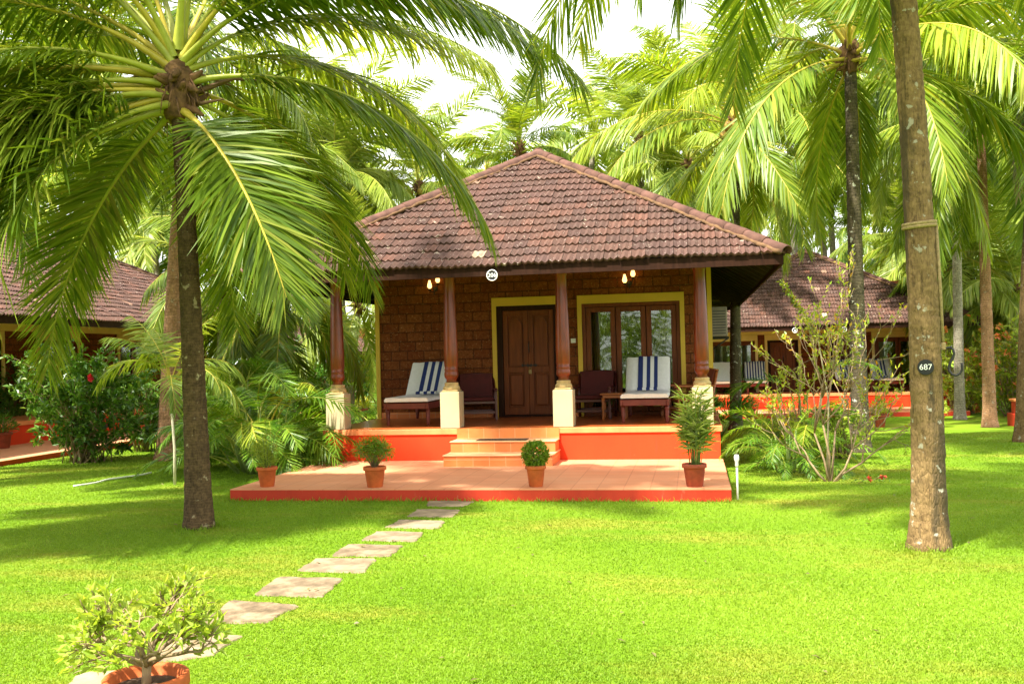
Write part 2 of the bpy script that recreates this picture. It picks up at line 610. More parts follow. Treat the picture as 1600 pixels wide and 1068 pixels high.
# ------------------------------------------------------------------ mesh helpers
class MB:
    def __init__(s):
        s.v, s.f, s.mi, s.sm = [], [], [], []

    def add(s, vs, fs, mi=0, smooth=False):
        o = len(s.v)
        s.v += [tuple(x) for x in vs]
        s.f += [tuple(o + i for i in f) for f in fs]
        s.mi += [mi] * len(fs)
        s.sm += [smooth] * len(fs)
        return s

    def box(s, x0, x1, y0, y1, z0, z1, mi=0, bev=0.0):
        if bev <= 0:
            v = [(x, y, z) for z in (z0, z1) for y in (y0, y1) for x in (x0, x1)]
            f = [(0, 2, 3, 1), (4, 5, 7, 6), (0, 1, 5, 4), (2, 6, 7, 3), (0, 4, 6, 2), (1, 3, 7, 5)]
            return s.add(v, f, mi)
        b = min(bev, (x1 - x0) * .45, (y1 - y0) * .45, (z1 - z0) * .45)
        rings = []
        for (z, i) in ((z0, b), (z0 + b, 0), (z1 - b, 0), (z1, b)):
            a = [(x0 + i, y0 + i), (x1 - i, y0 + i), (x1 - i, y1 - i), (x0 + i, y1 - i)]
            q = []
            for k, (x, y) in enumerate(a):
                sx = 1 if k in (0, 3) else -1
                sy = 1 if k in (0, 1) else -1
                p1 = (x, y + sy * b, z)
                p2 = (x + sx * b, y, z)
                q += [p1, p2] if k in (0, 2) else [p2, p1]
            rings.append(q)
        v = sum(rings, [])
        f = []
        for k in range(3):
            for i in range(8):
                j = (i + 1) % 8
                f.append((k * 8 + i, k * 8 + j, (k + 1) * 8 + j, (k + 1) * 8 + i))
        f.append(tuple(range(7, -1, -1)))
        f.append(tuple(range(24, 32)))
        return s.add(v, f, mi)

    def tube(s, pts, rad, n=8, mi=0, cap=True, smooth=True, closed=False):
        pts = [Vector(p) for p in pts]
        if isinstance(rad, (int, float)):
            rad = [rad] * len(pts)
        N = len(pts)
        v = []
        prev = None
        for i, p in enumerate(pts):
            if closed:
                t = pts[(i + 1) % N] - pts[i - 1]
            else:
                t = pts[min(i + 1, N - 1)] - pts[max(i - 1, 0)]
            t.normalize()
            if prev is None:
                a = Vector((1, 0, 0)) if abs(t.x) < 0.8 else Vector((0, 1, 0))
                x = (a - t * a.dot(t)).normalized()
            else:
                x = (prev - t * prev.dot(t)).normalized()
            prev = x
            y = t.cross(x)
            for k in range(n):
                an = 2 * PI * k / n
                v.append(p + (x * math.cos(an) + y * math.sin(an)) * rad[i])
        f = []
        for i in range(N if closed else N - 1):
            i2 = (i + 1) % N
            for k in range(n):
                k2 = (k + 1) % n
                f.append((i * n + k, i * n + k2, i2 * n + k2, i2 * n + k))
        if cap and not closed:
            f.append(tuple(range(n - 1, -1, -1)))
            f.append(tuple((N - 1) * n + k for k in range(n)))
        return s.add(v, f, mi, smooth)

    def lathe(s, prof, cx=0, cy=0, n=20, mi=0, smooth=True, cap=True):
        v, f = [], []
        for (r, z) in prof:
            for k in range(n):
                a = 2 * PI * k / n
                v.append((cx + r * math.cos(a), cy + r * math.sin(a), z))
        for i in range(len(prof) - 1):
            for k in range(n):
                k2 = (k + 1) % n
                f.append((i * n + k, i * n + k2, (i + 1) * n + k2, (i + 1) * n + k))
        if cap:
            f.append(tuple(range(n - 1, -1, -1)))
            f.append(tuple((len(prof) - 1) * n + k for k in range(n)))
        return s.add(v, f, mi, smooth)

    def grid(s, P, mi=0, smooth=True):
        """P[i][j] points"""
        h, w = len(P), len(P[0])
        v = [p for row in P for p in row]
        f = [(i * w + j, i * w + j + 1, (i + 1) * w + j + 1, (i + 1) * w + j) for i in range(h - 1) for j in range(w - 1)]
        return s.add(v, f, mi, smooth)

    def prism(s, poly, z0, z1, mi=0):
        n = len(poly)
        v = [(x, y, z0) for x, y in poly] + [(x, y, z1) for x, y in poly]
        f = [tuple(range(n - 1, -1, -1)), tuple(range(n, 2 * n))]
        f += [(i, (i + 1) % n, n + (i + 1) % n, n + i) for i in range(n)]
        return s.add(v, f, mi)

    def build(s, name, mats, parent=None, loc=None):
        me = bpy.data.meshes.new(name)
        me.from_pydata([tuple(p) for p in s.v], [], s.f)
        if not isinstance(mats, (list, tuple)):
            mats = [mats]
        for mt in mats:
            me.materials.append(M[mt] if isinstance(mt, str) else mt)
        me.polygons.foreach_set('material_index', s.mi)
        me.polygons.foreach_set('use_smooth', s.sm)
        me.update()
        return link(name, me, parent, loc)


def link(name, me, parent=None, loc=None):
    o = bpy.data.objects.new(name, me)
    COL.objects.link(o)
    if parent is not None:
        o.parent = parent
    if loc is not None:
        o.location = loc
    return o


def tag(o, label=None, cat=None, group=None, kind=None):
    if label:
        o['label'] = label
    if cat:
        o['category'] = cat
    if group:
        o['group'] = group
    if kind:
        o['kind'] = kind
    return o


def thing(name, label, cat, loc=(0, 0, 0), rz=0.0, group=None):
    o = bpy.data.objects.new(name, None)
    COL.objects.link(o)
    o.location = loc
    o.rotation_euler = (0, 0, rz)
    o.empty_display_size = 0.2
    return tag(o, label, cat, group)


def np_mesh(name, V, Q=None, T=None, mats=(), mq=None, mt=None, smooth=True):
    """fast mesh from numpy arrays; Q (n,4) quads, T (m,3) tris with material indices"""
    me = bpy.data.meshes.new(name)
    V = np.asarray(V, np.float32)
    nq = 0 if Q is None else len(Q)
    ntr = 0 if T is None else len(T)
    me.vertices.add(len(V))
    me.vertices.foreach_set('co', V.ravel())
    idx = []
    if nq:
        idx.append(np.asarray(Q, np.int32).ravel())
    if ntr:
        idx.append(np.asarray(T, np.int32).ravel())
    idx = np.concatenate(idx)
    me.loops.add(len(idx))
    me.loops.foreach_set('vertex_index', idx)
    me.polygons.add(nq + ntr)
    st = np.concatenate([np.arange(nq) * 4, nq * 4 + np.arange(ntr) * 3]).astype(np.int32)
    me.polygons.foreach_set('loop_start', st)
    mi = np.zeros(nq + ntr, np.int32)
    if mq is not None and nq:
        mi[:nq] = mq
    if mt is not None and ntr:
        mi[nq:] = mt
    me.polygons.foreach_set('material_index', mi)
    me.polygons.foreach_set('use_smooth', np.full(nq + ntr, smooth))
    for x in mats:
        me.materials.append(M[x])
    me.update(calc_edges=True)
    me.validate()
    return me


def nrm(a):
    return a / np.maximum(np.linalg.norm(a, axis=-1, keepdims=True), 1e-9)


# ------------------------------------------------------------------ fronds
def frond_arrays(L, a0, a1, n=90, ll=0.85, lw=0.036, droop=0.45, seed=0, p=1.0, curl=0.0, start=0.16, vee=35, rr=0.028, segs=3, gap=0.0, rot_s=6, hang=0.3):
    """pinnate leaf along +X bending under its weight; returns verts, quads, material index"""
    g = np.random.default_rng(seed)
    K = 40
    t = np.linspace(0, 1, K)
    ang = np.radians(a0 + (a1 - a0) * t ** p)
    head = curl * t
    T = np.stack([np.cos(ang) * np.cos(head), np.cos(ang) * np.sin(head), np.sin(ang)], -1)
    P = np.concatenate([[[0, 0, 0]], np.cumsum((T[1:] + T[:-1]) * .5 * L / (K - 1), 0)])
    S = np.stack([-np.sin(head), np.cos(head), 0 * head], -1)
    N = np.cross(T, S)
    V, Q, MI = [], [], []
    # rachis
    rs = 6
    rad = rr * (1 - 0.85 * t) * (1 + 1.5 * np.exp(-t * 13))
    an = np.linspace(0, 2 * PI, rs, endpoint=False)
    ring = P[:, None] + rad[:, None, None] * (S[:, None] * np.cos(an)[None, :, None] + N[:, None] * np.sin(an)[None, :, None] * .7)
    V.append(ring.reshape(-1, 3))
    ii, kk = np.meshgrid(np.arange(K - 1), np.arange(rs), indexing='ij')
    q = np.stack([ii * rs + kk, ii * rs + (kk + 1) % rs, (ii + 1) * rs + (kk + 1) % rs, (ii + 1) * rs + kk], -1).reshape(-1, 4)
    Q.append(q)
    MI.append(np.ones(len(q), int))
    base = K * rs
    ts = np.linspace(start, 0.995, n)
    for side in (-1, 1):
        tt = np.clip(ts + g.normal(0, .35 / n, n), 0, 1)
        keep = g.random(n) > gap
        tt = tt[keep]
        m_ = len(tt)
        def ip(A):
            return np.stack([np.interp(tt, t, A[:, k]) for k in range(3)], -1)
        p0, T0, S0, N0 = ip(P), nrm(ip(T)), nrm(ip(S)), nrm(ip(N))
        u = (tt - start) / (1 - start)
        fw = np.radians(66 - 31 * u ** 1.3 + g.normal(0, rot_s, m_))[:, None]
        be = np.radians(vee * (1 - 1.1 * u) + g.normal(0, 9, m_))[:, None]
        D = nrm(np.sin(fw) * (side * S0 * np.cos(be) + N0 * np.sin(be)) + np.cos(fw) * T0)
        D = nrm(D * (1 - hang * g.uniform(.7, 1.2, m_)[:, None]) + np.array([0, 0, -1.0]) * hang)
        prof = np.interp(u, [0, .12, .35, .7, .9, 1], [.5, .8, 1, .82, .55, .42])
        le = (ll * prof * g.uniform(.86, 1.1, m_))[:, None]
        dr = (droop * g.uniform(.6, 1.4, m_))[:, None]
        G = np.array([0, 0, -1.0])
        wd = nrm(T0 - (T0 * D).sum(-1, keepdims=True) * D + g.normal(0, .18, (m_, 3)))
        w = (lw * np.interp(u, [0, .3, 1], [.8, 1, .6]))[:, None]
        rows = []
        wp = {3: [.55, 1.0, .7, .08], 2: [.7, 1.0, .08], 1: [1.0, .1]}[segs]
        c = p0
        prevu = 0.0
        for k in range(segs + 1):
            uu = k / segs
            d = nrm(D + G * dr * uu * .75)
            if k:
                c = c + d * le * (uu - prevu)
            prevu = uu
            rows.append(c - wd * w * .5 * wp[k])
            rows.append(c + wd * w * .5 * wp[k])
        A = np.stack(rows, 1)  # m, 2(segs+1), 3
        nv = 2 * (segs + 1)
        V.append(A.reshape(-1, 3))
        b = base + np.arange(m_)[:, None] * nv
        for k in range(segs):
            q = b + np.array([2 * k, 2 * k + 1, 2 * k + 3, 2 * k + 2])[None]
            Q.append(q)
            MI.append(np.zeros(m_, int))
        base += m_ * nv
    return np.concatenate(V), np.concatenate(Q), np.concatenate(MI)


def frond_mesh(L, a0, a1, leaf='frond', rach='rachis', **kw):
    V, Q, mi = frond_arrays(L, a0, a1, **kw)
    return np_mesh('frond', V, Q, None, (leaf, rach), mi)


def rotmat(az, roll=0.0):
    return np.array(Matrix.Rotation(az, 3, 'Z') @ Matrix.Rotation(roll, 3, 'X'))


def put_frond(me, parent, loc, az, roll=0.0, sca=1.0):
    o = link('frond', me, parent)
    o.matrix_local = Matrix.Translation(loc) @ Matrix.Rotation(az, 4, 'Z') @ Matrix.Rotation(roll, 4, 'X') @ Matrix.Scale(sca, 4)
    return o


def trunk(parent, base, mid, top, rb, rt, mat, ringp=0.09, sides=14, flare=0.35, seed=0, name='trunk'):
    """ringed palm trunk along a bent line, local to parent"""
    base, mid, top = Vector(base), Vector(mid), Vector(top)
    g = random.Random(seed)
    ln = (top - base).length
    n = max(20, int(ln / ringp)) * 2
    pts, rad = [], []
    for i in range(n + 1):
        t = i / n
        p = base * (1 - t) ** 2 + mid * 2 * t * (1 - t) + top * t * t
        r = rb + (rt - rb) * min(1, t * 1.15) ** .8
        r *= 1 + flare * math.exp(-t * ln / 0.22)
        r *= 1 + (0.009 if i % 2 else -0.005) + g.uniform(-.007, .007)
        pts.append(p + Vector((g.uniform(-1, 1), g.uniform(-1, 1), 0)) * .004)
        rad.append(r)
    pts[0] = pts[0] - Vector((0, 0, .1))
    return MB().tube(pts, rad, sides).build(name, mat, parent)


def sheath(parent, top, r, mat='fibre', n=16, seed=0):
    """ragged fibre and stubs of old leaf bases under the crown"""
    g = random.Random(seed)
    b = MB()
    top = Vector(top)
    b.lathe([(r * .9, -.35), (r * 1.1, -.2), (r * 1.25, -.02), (r * 1.05, .14), (r * .55, .26)], top.x, top.y, 10)
    b.v = [(x + g.uniform(-.2, .2) * r, y + g.uniform(-.2, .2) * r, z + top.z + g.uniform(-.03, .03)) for x, y, z in b.v]
    for i in range(n):
        a = i * 2.4 + g.uniform(-.3, .3)
        el = g.uniform(-.5, .8)
        d = Vector((math.cos(a) * math.cos(el), math.sin(a) * math.cos(el), math.sin(el)))
        p = top + Vector((math.cos(a), math.sin(a), 0)) * r * .75 + Vector((0, 0, g.uniform(-.25, .12)))
        l = g.uniform(.10, .24)
        b.tube([p - d * .03, p + d * l * .5, p + d * l + Vector((0, 0, g.uniform(-.05, .03)))], [.055, .04, .016], 6)
    for i in range(26):
        a = g.uniform(0, 6.28)
        p = top + Vector((math.cos(a) * r * 1.1, math.sin(a) * r * 1.1, g.uniform(-.2, .1)))
        q = p + Vector((math.cos(a) * .08 + g.uniform(-.08, .08), math.sin(a) * .08 + g.uniform(-.08, .08), -g.uniform(.1, .35)))
        b.tube([p, p.lerp(q, .5) + Vector((math.cos(a) * .03, math.sin(a) * .03, 0)), q], [.012, .008, .003], 4)
    return b.build('fibre_sheath', mat, parent)


def coconuts(parent, top, n, seed=0, r=0.11, side=None):
    g = random.Random(seed)
    top = Vector(top)
    for i in range(n):
        a = (side + g.uniform(-.8, .8)) if side is not None else g.uniform(0, 2 * PI)
        d = Vector((math.cos(a) * g.uniform(.25, .5), math.sin(a) * g.uniform(.25, .5), g.uniform(-.55, -.05)))
        c = top + d
        rr = r * g.uniform(.85, 1.1)
        b = MB().lathe([(rr * math.sin(PI * k / 8) * (1.0 + .12 * math.cos(PI * k / 8)), -rr * 1.2 * math.cos(PI * k / 8)) for k in range(9)], n=10, cap=False)
        b.tube([(0, 0, rr * 1.1), (0, 0, rr * 1.1 + .08)], .012, 5)
        o = b.build('coconut', 'coconut_skin', parent, c)
        o.rotation_euler = (g.uniform(-.5, .5), g.uniform(-.5, .5), 0)


# frond templates for the crowns, from standing to hanging
TPL = {}


def templates(key, leaf, rach, L=4.2, n=120, segs=3, ll=1.0, lw=.048):
    spec = [(82, 40, .22), (68, 8, .35), (52, -22, .45), (34, -45, .5), (16, -62, .55), (-6, -76, .6), (-30, -84, .6), (-55, -88, .5)]
    TPL[key] = [[frond_mesh(L * (1 if i < 6 else .9), a0, a1, leaf, rach, n=n, ll=ll, lw=lw, droop=dr, hang=(.06, .14, .25, .36, .42, .38, .28, .2)[i], seed=i * 7 + v, segs=segs, gap=.04, curl=(-.35, .3)[v]) for v in (0, 1)] for i, (a0, a1, dr) in enumerate(spec)]


templates('near', 'frond', 'rachis')
DRY = [frond_mesh(3.6, -50, -88, 'frond_dry', 'petiole_dead', n=60, ll=.7, lw=.035, droop=.8, hang=.5, seed=i, segs=2, gap=.25) for i in (1, 2)]
templates('gold', 'frond_gold', 'rachis_gold')
templates('pale', 'frond_pale', 'rachis', n=110, segs=2, lw=.052)


def crown(parent, top, key, n=20, sca=1.0, seed=0, low=0.0, skip=None):
    g = random.Random(seed)
    az = g.uniform(0, 6)
    if low > .2 and seed % 2:
        put_frond(DRY[seed % 4 // 2], parent, Vector(top) - Vector((0, 0, .25)), g.uniform(0, 6.28), 0, sca * .8)
    for i in range(n):
        k = (i + .5) / n
        lvl = k * (7.2 + low)
        j = min(7, int(lvl + g.uniform(-.3, .3) + .3))
        az += 2.39996 + g.uniform(-.2, .2)
        put_frond(g.choice(TPL[key][max(0, j)]), parent, Vector(top) + Vector((0, 0, .15 - .35 * k)), az, g.uniform(-.35, .35), sca * g.uniform(.85, 1.1))


def far_crown_mesh(key, leaf, rach, n=22, L=4.2, seed=0):
    g = np.random.default_rng(seed)
    V, Q, MI = [], [], []
    base = 0
    az = g.uniform(0, 6)
    for i in range(n):
        k = (i + .5) / n
        a0 = 85 - 135 * k + g.normal(0, 6)
        v, q, mi = frond_arrays(L * g.uniform(.85, 1.08), a0, a0 - 40 - 55 * math.sin(PI * min(1, k + .15)) , n=52, ll=1.0, lw=.085, droop=.4, hang=.3, seed=seed * 100 + i, segs=2, curl=g.uniform(-.4, .4))
        az += 2.39996 + g.uniform(-.25, .25)
        v = v @ rotmat(az, g.uniform(-.3, .3)).T + np.array([0, 0, .1 - .3 * k])
        V.append(v)
        Q.append(q + base)
        MI.append(mi)
        base += len(v)
    return np_mesh('crown', np.concatenate(V), np.concatenate(Q), None, (leaf, rach), np.concatenate(MI))


FAR = [far_crown_mesh('f', 'frond_pale', 'rachis', seed=1), far_crown_mesh('f', 'frond', 'rachis', seed=2, n=20), far_crown_mesh('f', 'frond_gold', 'rachis_gold', seed=3, n=19), far_crown_mesh('f', 'frond_pale', 'rachis_gold', seed=4, n=24)]


# ------------------------------------------------------------------ leafy plants
def leaf_arrays(P, D, L, Wd, g, fold=.22, up=1.1):
    n = len(P)
    D = nrm(D)
    ref = np.array([0, 0, 1.0]) * up + g.normal(0, .5, (n, 3))
    S = nrm(np.cross(D, ref))
    Nn = np.cross(S, D)
    L = np.asarray(L)[:, None]
    Wd = np.asarray(Wd)[:, None]
    b = P
    tip = P + D * L - Nn * L * .12
    l = P + D * L * .45 + S * Wd * .5 + Nn * Wd * fold
    r = P + D * L * .45 - S * Wd * .5 + Nn * Wd * fold
    V = np.stack([b, l, tip, r], 1).reshape(-1, 3)
    i = np.arange(n)[:, None] * 4
    T = np.concatenate([i + np.array([[0, 1, 2]]), i + np.array([[0, 2, 3]])])
    return V, T


def bush(name, label, cat, loc, rx, ry, h, leaves, ll, lw, leaf='shrub_mid', stems=26, wood='twig', seed=0, group=None, low=.12, flowers=None, sparse=0.0, stem_r=.012, trunk_h=0.0, taper=1.0):
    """branching shrub: stems fan out from the base, leaves clustered along their outer half"""
    g = np.random.default_rng(seed)
    o = thing(name, label, cat, loc, 0, group)
    b = MB()
    ends = []
    segs = []
    root = np.array([0, 0, trunk_h])
    if trunk_h:
        b.tube([(0, 0, -.05), (.01, 0, trunk_h * .5), tuple(root)], [stem_r * 2.6, stem_r * 2.1, stem_r * 1.7], 7)
    for i in range(stems):
        a = g.uniform(0, 2 * PI)
        rr = math.sqrt(g.random())
        zt = g.uniform(low, 1) ** .8
        wid = math.sqrt(max(.05, 1 - (2 * zt - 1) ** 2 * .75)) if taper == 1 else 1 - taper * (1 - zt)
        e = np.array([rx * rr * wid * math.cos(a), ry * rr * wid * math.sin(a), h * zt])
        s0 = root + np.array([g.normal(0, .12 * rx), g.normal(0, .12 * ry), 0]) * (0 if trunk_h else 1)
        mdl = s0 * .45 + e * .55 + np.array([0, 0, .12 * h]) + g.normal(0, .05 * h, 3)
        pts = [s0 * (1 - t) ** 2 + mdl * 2 * t * (1 - t) + e * t * t for t in np.linspace(0, 1, 6)]
        b.tube(pts, [stem_r * (1 - .75 * k / 5) for k in range(6)], 5)
        segs.append(np.array(pts))
        for _ in range(2):
            k = g.integers(2, 5)
            d = (pts[5] - pts[k]) + g.normal(0, .18 * max(rx, h), 3)
            e2 = pts[k] + d * g.uniform(.5, .9)
            e2[2] = max(e2[2], .06 * h)
            q = [pts[k] * (1 - t) + e2 * t + np.array([0, 0, .04 * h * math.sin(PI * t)]) for t in np.linspace(0, 1, 4)]
            b.tube(q, [stem_r * .5, stem_r * .4, stem_r * .3, stem_r * .15], 4)
            q6 = [q[0] * (1 - t) + q[3] * t for t in np.linspace(0, 1, 6)]
            segs.append(np.array(q6))
    b.build('stems', wood, o)
    A = np.array(segs)
    w = g.integers(0, len(A), leaves)
    t = g.beta(2.2, 1.0, leaves) * 4.999
    if sparse:
        t = np.clip(t, 5 * sparse, 4.999)
    k = t.astype(int)
    f = (t - k)[:, None]
    P = A[w, k] * (1 - f) + A[w, np.minimum(k + 1, 5)] * f
    dirn = nrm(A[w, 5] - A[w, 3])
    D = dirn * .5 + g.normal(0, .7, (leaves, 3)) + np.array([0, 0, .15])
    P = P + g.normal(0, .02 * max(rx, .3), (leaves, 3))
    sc_ = g.uniform(.6, 1.25, leaves)
    V, T = leaf_arrays(P, D, ll * sc_, lw * sc_, g)
    V[:, 2] = np.maximum(V[:, 2], .01)
    link('foliage', np_mesh('foliage', V, None, T, (leaf,), smooth=False), o)
    if flowers:
        nf, fm, fr = flowers
        for i in range(nf):
            s = A[g.integers(0, len(A)), 5]
            blossom(o, s + g.normal(0, .03, 3), fr, fm, g)
    return o


def blossom(parent, c, r, mat, g, name='flower'):
    n = 6
    a = np.linspace(0, 2 * PI, n, endpoint=False) + g.uniform(0, 6)
    ax = nrm(g.normal(0, 1, 3) + np.array([-.3, -1.0, .5]))
    x = nrm(np.cross(ax, [0, 0, 1.0]))
    y = np.cross(ax, x)
    D = np.cos(a)[:, None] * x + np.sin(a)[:, None] * y + ax * .5
    V, T = leaf_arrays(np.repeat(np.asarray(c)[None], n, 0), D, np.full(n, r), np.full(n, r * .85), g)
    link(name, np_mesh(name, V, None, T, (mat,), smooth=False), parent)


ARECA = [frond_mesh(1.5, a0, a1, 'areca', 'rachis', n=34, ll=.36, lw=.028, droop=.35, seed=70 + i, segs=2, start=.22, vee=30, rr=.010, hang=.14, curl=(-.3, .3)[i % 2]) for i, (a0, a1) in enumerate([(84, 10), (74, -25), (62, -45), (50, -55), (38, -55), (20, -50)])]
ARECA_GOLD = [frond_mesh(1.5, a0, a1, 'frond_gold', 'rachis_gold', n=34, ll=.36, lw=.026, droop=.3, seed=90 + i, segs=2, start=.22, vee=30, rr=.010) for i, (a0, a1) in enumerate([(70, -20), (45, -55)])]


def areca(name, label, loc, n, spread, sca, hmax=1.0, seed=0, gold=.1, group=None, tpl=None, cat='palm shrub', stems=True):
    g = random.Random(seed)
    o = thing(name, label, cat, loc, 0, group)
    b = MB()
    for i in range(n):
        a = g.uniform(0, 2 * PI)
        rr = spread * math.sqrt(g.random())
        x, y = rr * math.cos(a), rr * math.sin(a)
        z = g.uniform(0, hmax) * (1 - .5 * rr / max(spread, .01))
        if stems:
            b.tube([(x * .55, y * .55, -.03), (x * .8, y * .8, z * .5), (x, y, z + .02)], [.018, .015, .010], 5)
        j = min(5, int(g.random() * 3.2 + 2.6 * rr / max(spread, .01)))
        me = g.choice(ARECA_GOLD) if g.random() < gold else (tpl or ARECA)[j]
        put_frond(me, o, (x, y, z), a + g.uniform(-.6, .6), g.uniform(-.4, .4), sca * g.uniform(.75, 1.1))
    if stems:
        b.build('stems', 'twig_green', o)
    return o


# ------------------------------------------------------------------ roofs
def roof_plane(b, A, B, C, D, tw=0.19, course=0.266, lift=0.030, amp=0.017, sub=8, rnd=None):
    """wavy clay tiles on the slope A-B (eave), C above B, D above A; every tile an island of its own"""
    A, B, C, D = Vector(A), Vector(B), Vector(C), Vector(D)
    U = (B - A).normalized()
    n0 = (B - A).cross(D - A).normalized()
    if n0.z < 0:
        n0 = -n0
    Vd = n0.cross(U)
    if Vd.z < 0:
        Vd = -Vd
    H = (D - A).dot(Vd)
    wA, wD, wB, wC = 0.0, (D - A).dot(U), (B - A).dot(U), (C - A).dot(U)
    rows = int(round(H / course))
    course = H / rows
    rnd = rnd or random.Random(3)
    for r in range(rows):
        v0, v1 = r * course, (r + 1) * course + .03
        l0 = wA + (wD - wA) * (v0 / H)
        r0 = wB + (wC - wB) * (v0 / H)
        k0, k1 = int(math.floor(l0 / tw)) - 1, int(math.ceil(r0 / tw)) + 1
        for k in range(k0, k1):
            x0 = k * tw + .003
            x1 = (k + 1) * tw - .003
            if x1 < l0 or x0 > r0:
                continue
            dz = rnd.uniform(-.006, .006)
            dv = rnd.uniform(-.008, .008) - (.05 if rnd.random() < .015 and r else 0)
            if rnd.random() < .03:
                dz += rnd.uniform(.004, .012)
            vs = []
            for (v, z) in ((v0 + dv, -.004), (v0 + dv, lift), (v0 + .02 + dv, lift + .003), (v1 + dv, .004)):
                vv = min(v, H)
                lo = wA + (wD - wA) * min(1, vv / H)
                hi = wB + (wC - wB) * min(1, vv / H)
                for i in range(sub + 1):
                    x = x0 + (x1 - x0) * i / sub
                    wz = amp * math.cos(2 * PI * (i / sub) * 2) * (1.0 if z > 0.01 else .55)
                    wz += .011 * math.sin(x * 1.3 + vv * .9) + .007 * math.sin(x * 3.3 - vv * 2.1)
                    x = min(max(x, lo), hi)
                    vs.append(A + U * x + Vd * vv + n0 * (z + dz + wz + amp))
            w = sub + 1
            fs = [(i * w + j, i * w + j + 1, (i + 1) * w + j + 1, (i + 1) * w + j) for i in range(3) for j in range(sub)]
            b.add(vs, fs, 0, False)


def cap_line(b, bm, P, Q, r=0.10, ln=0.36, seed=0):
    """half-round hip tiles, one after another, on a bed of mortar"""
    P, Q = Vector(P), Vector(Q)
    d = (Q - P)
    L = d.length
    d.normalize()
    s = d.cross(Vector((0, 0, 1))).normalized()
    n = s.cross(d)
    g = random.Random(seed)
    k = int(L / ln)
    st = L / k
    for i in range(k):
        a, e = P + d * (i * st - .02), P + d * ((i + 1) * st + .035)
        off = n * g.uniform(.0, .012)
        ra, re = r * 1.06, r * .92
        vs = []
        for (c, rr) in ((a, ra), (e, re)):
            for q in range(9):
                an = -.15 + (PI + .3) * q / 8
                vs.append(c + off + s * math.cos(an) * rr + n * (math.sin(an) * rr * .85 - .015))
        for (c, rr) in ((a, ra - .018), (e, re - .018)):
            for q in range(9):
                an = -.15 + (PI + .3) * q / 8
                vs.append(c + off + s * math.cos(an) * rr + n * (math.sin(an) * rr * .85 - .015))
        fs = [(j, j + 1, 9 + j + 1, 9 + j) for j in range(8)] + [(18 + j + 1, 18 + j, 27 + j, 27 + j + 1) for j in range(8)]
        fs += [(j + 1, j, 18 + j, 18 + j + 1) for j in range(8)]
        b.add(vs, fs, 0, True)
    m_ = int(L / .12)
    for sg in (-1, 1):
        pts = [P + d * (L * i / m_) + s * sg * (r * 1.02 + g.uniform(-.012, .012)) + n * g.uniform(-.045, -.02) for i in range(m_ + 1)]
        bm.tube(pts, [.030 + g.uniform(-.006, .008) for _ in pts], 5)


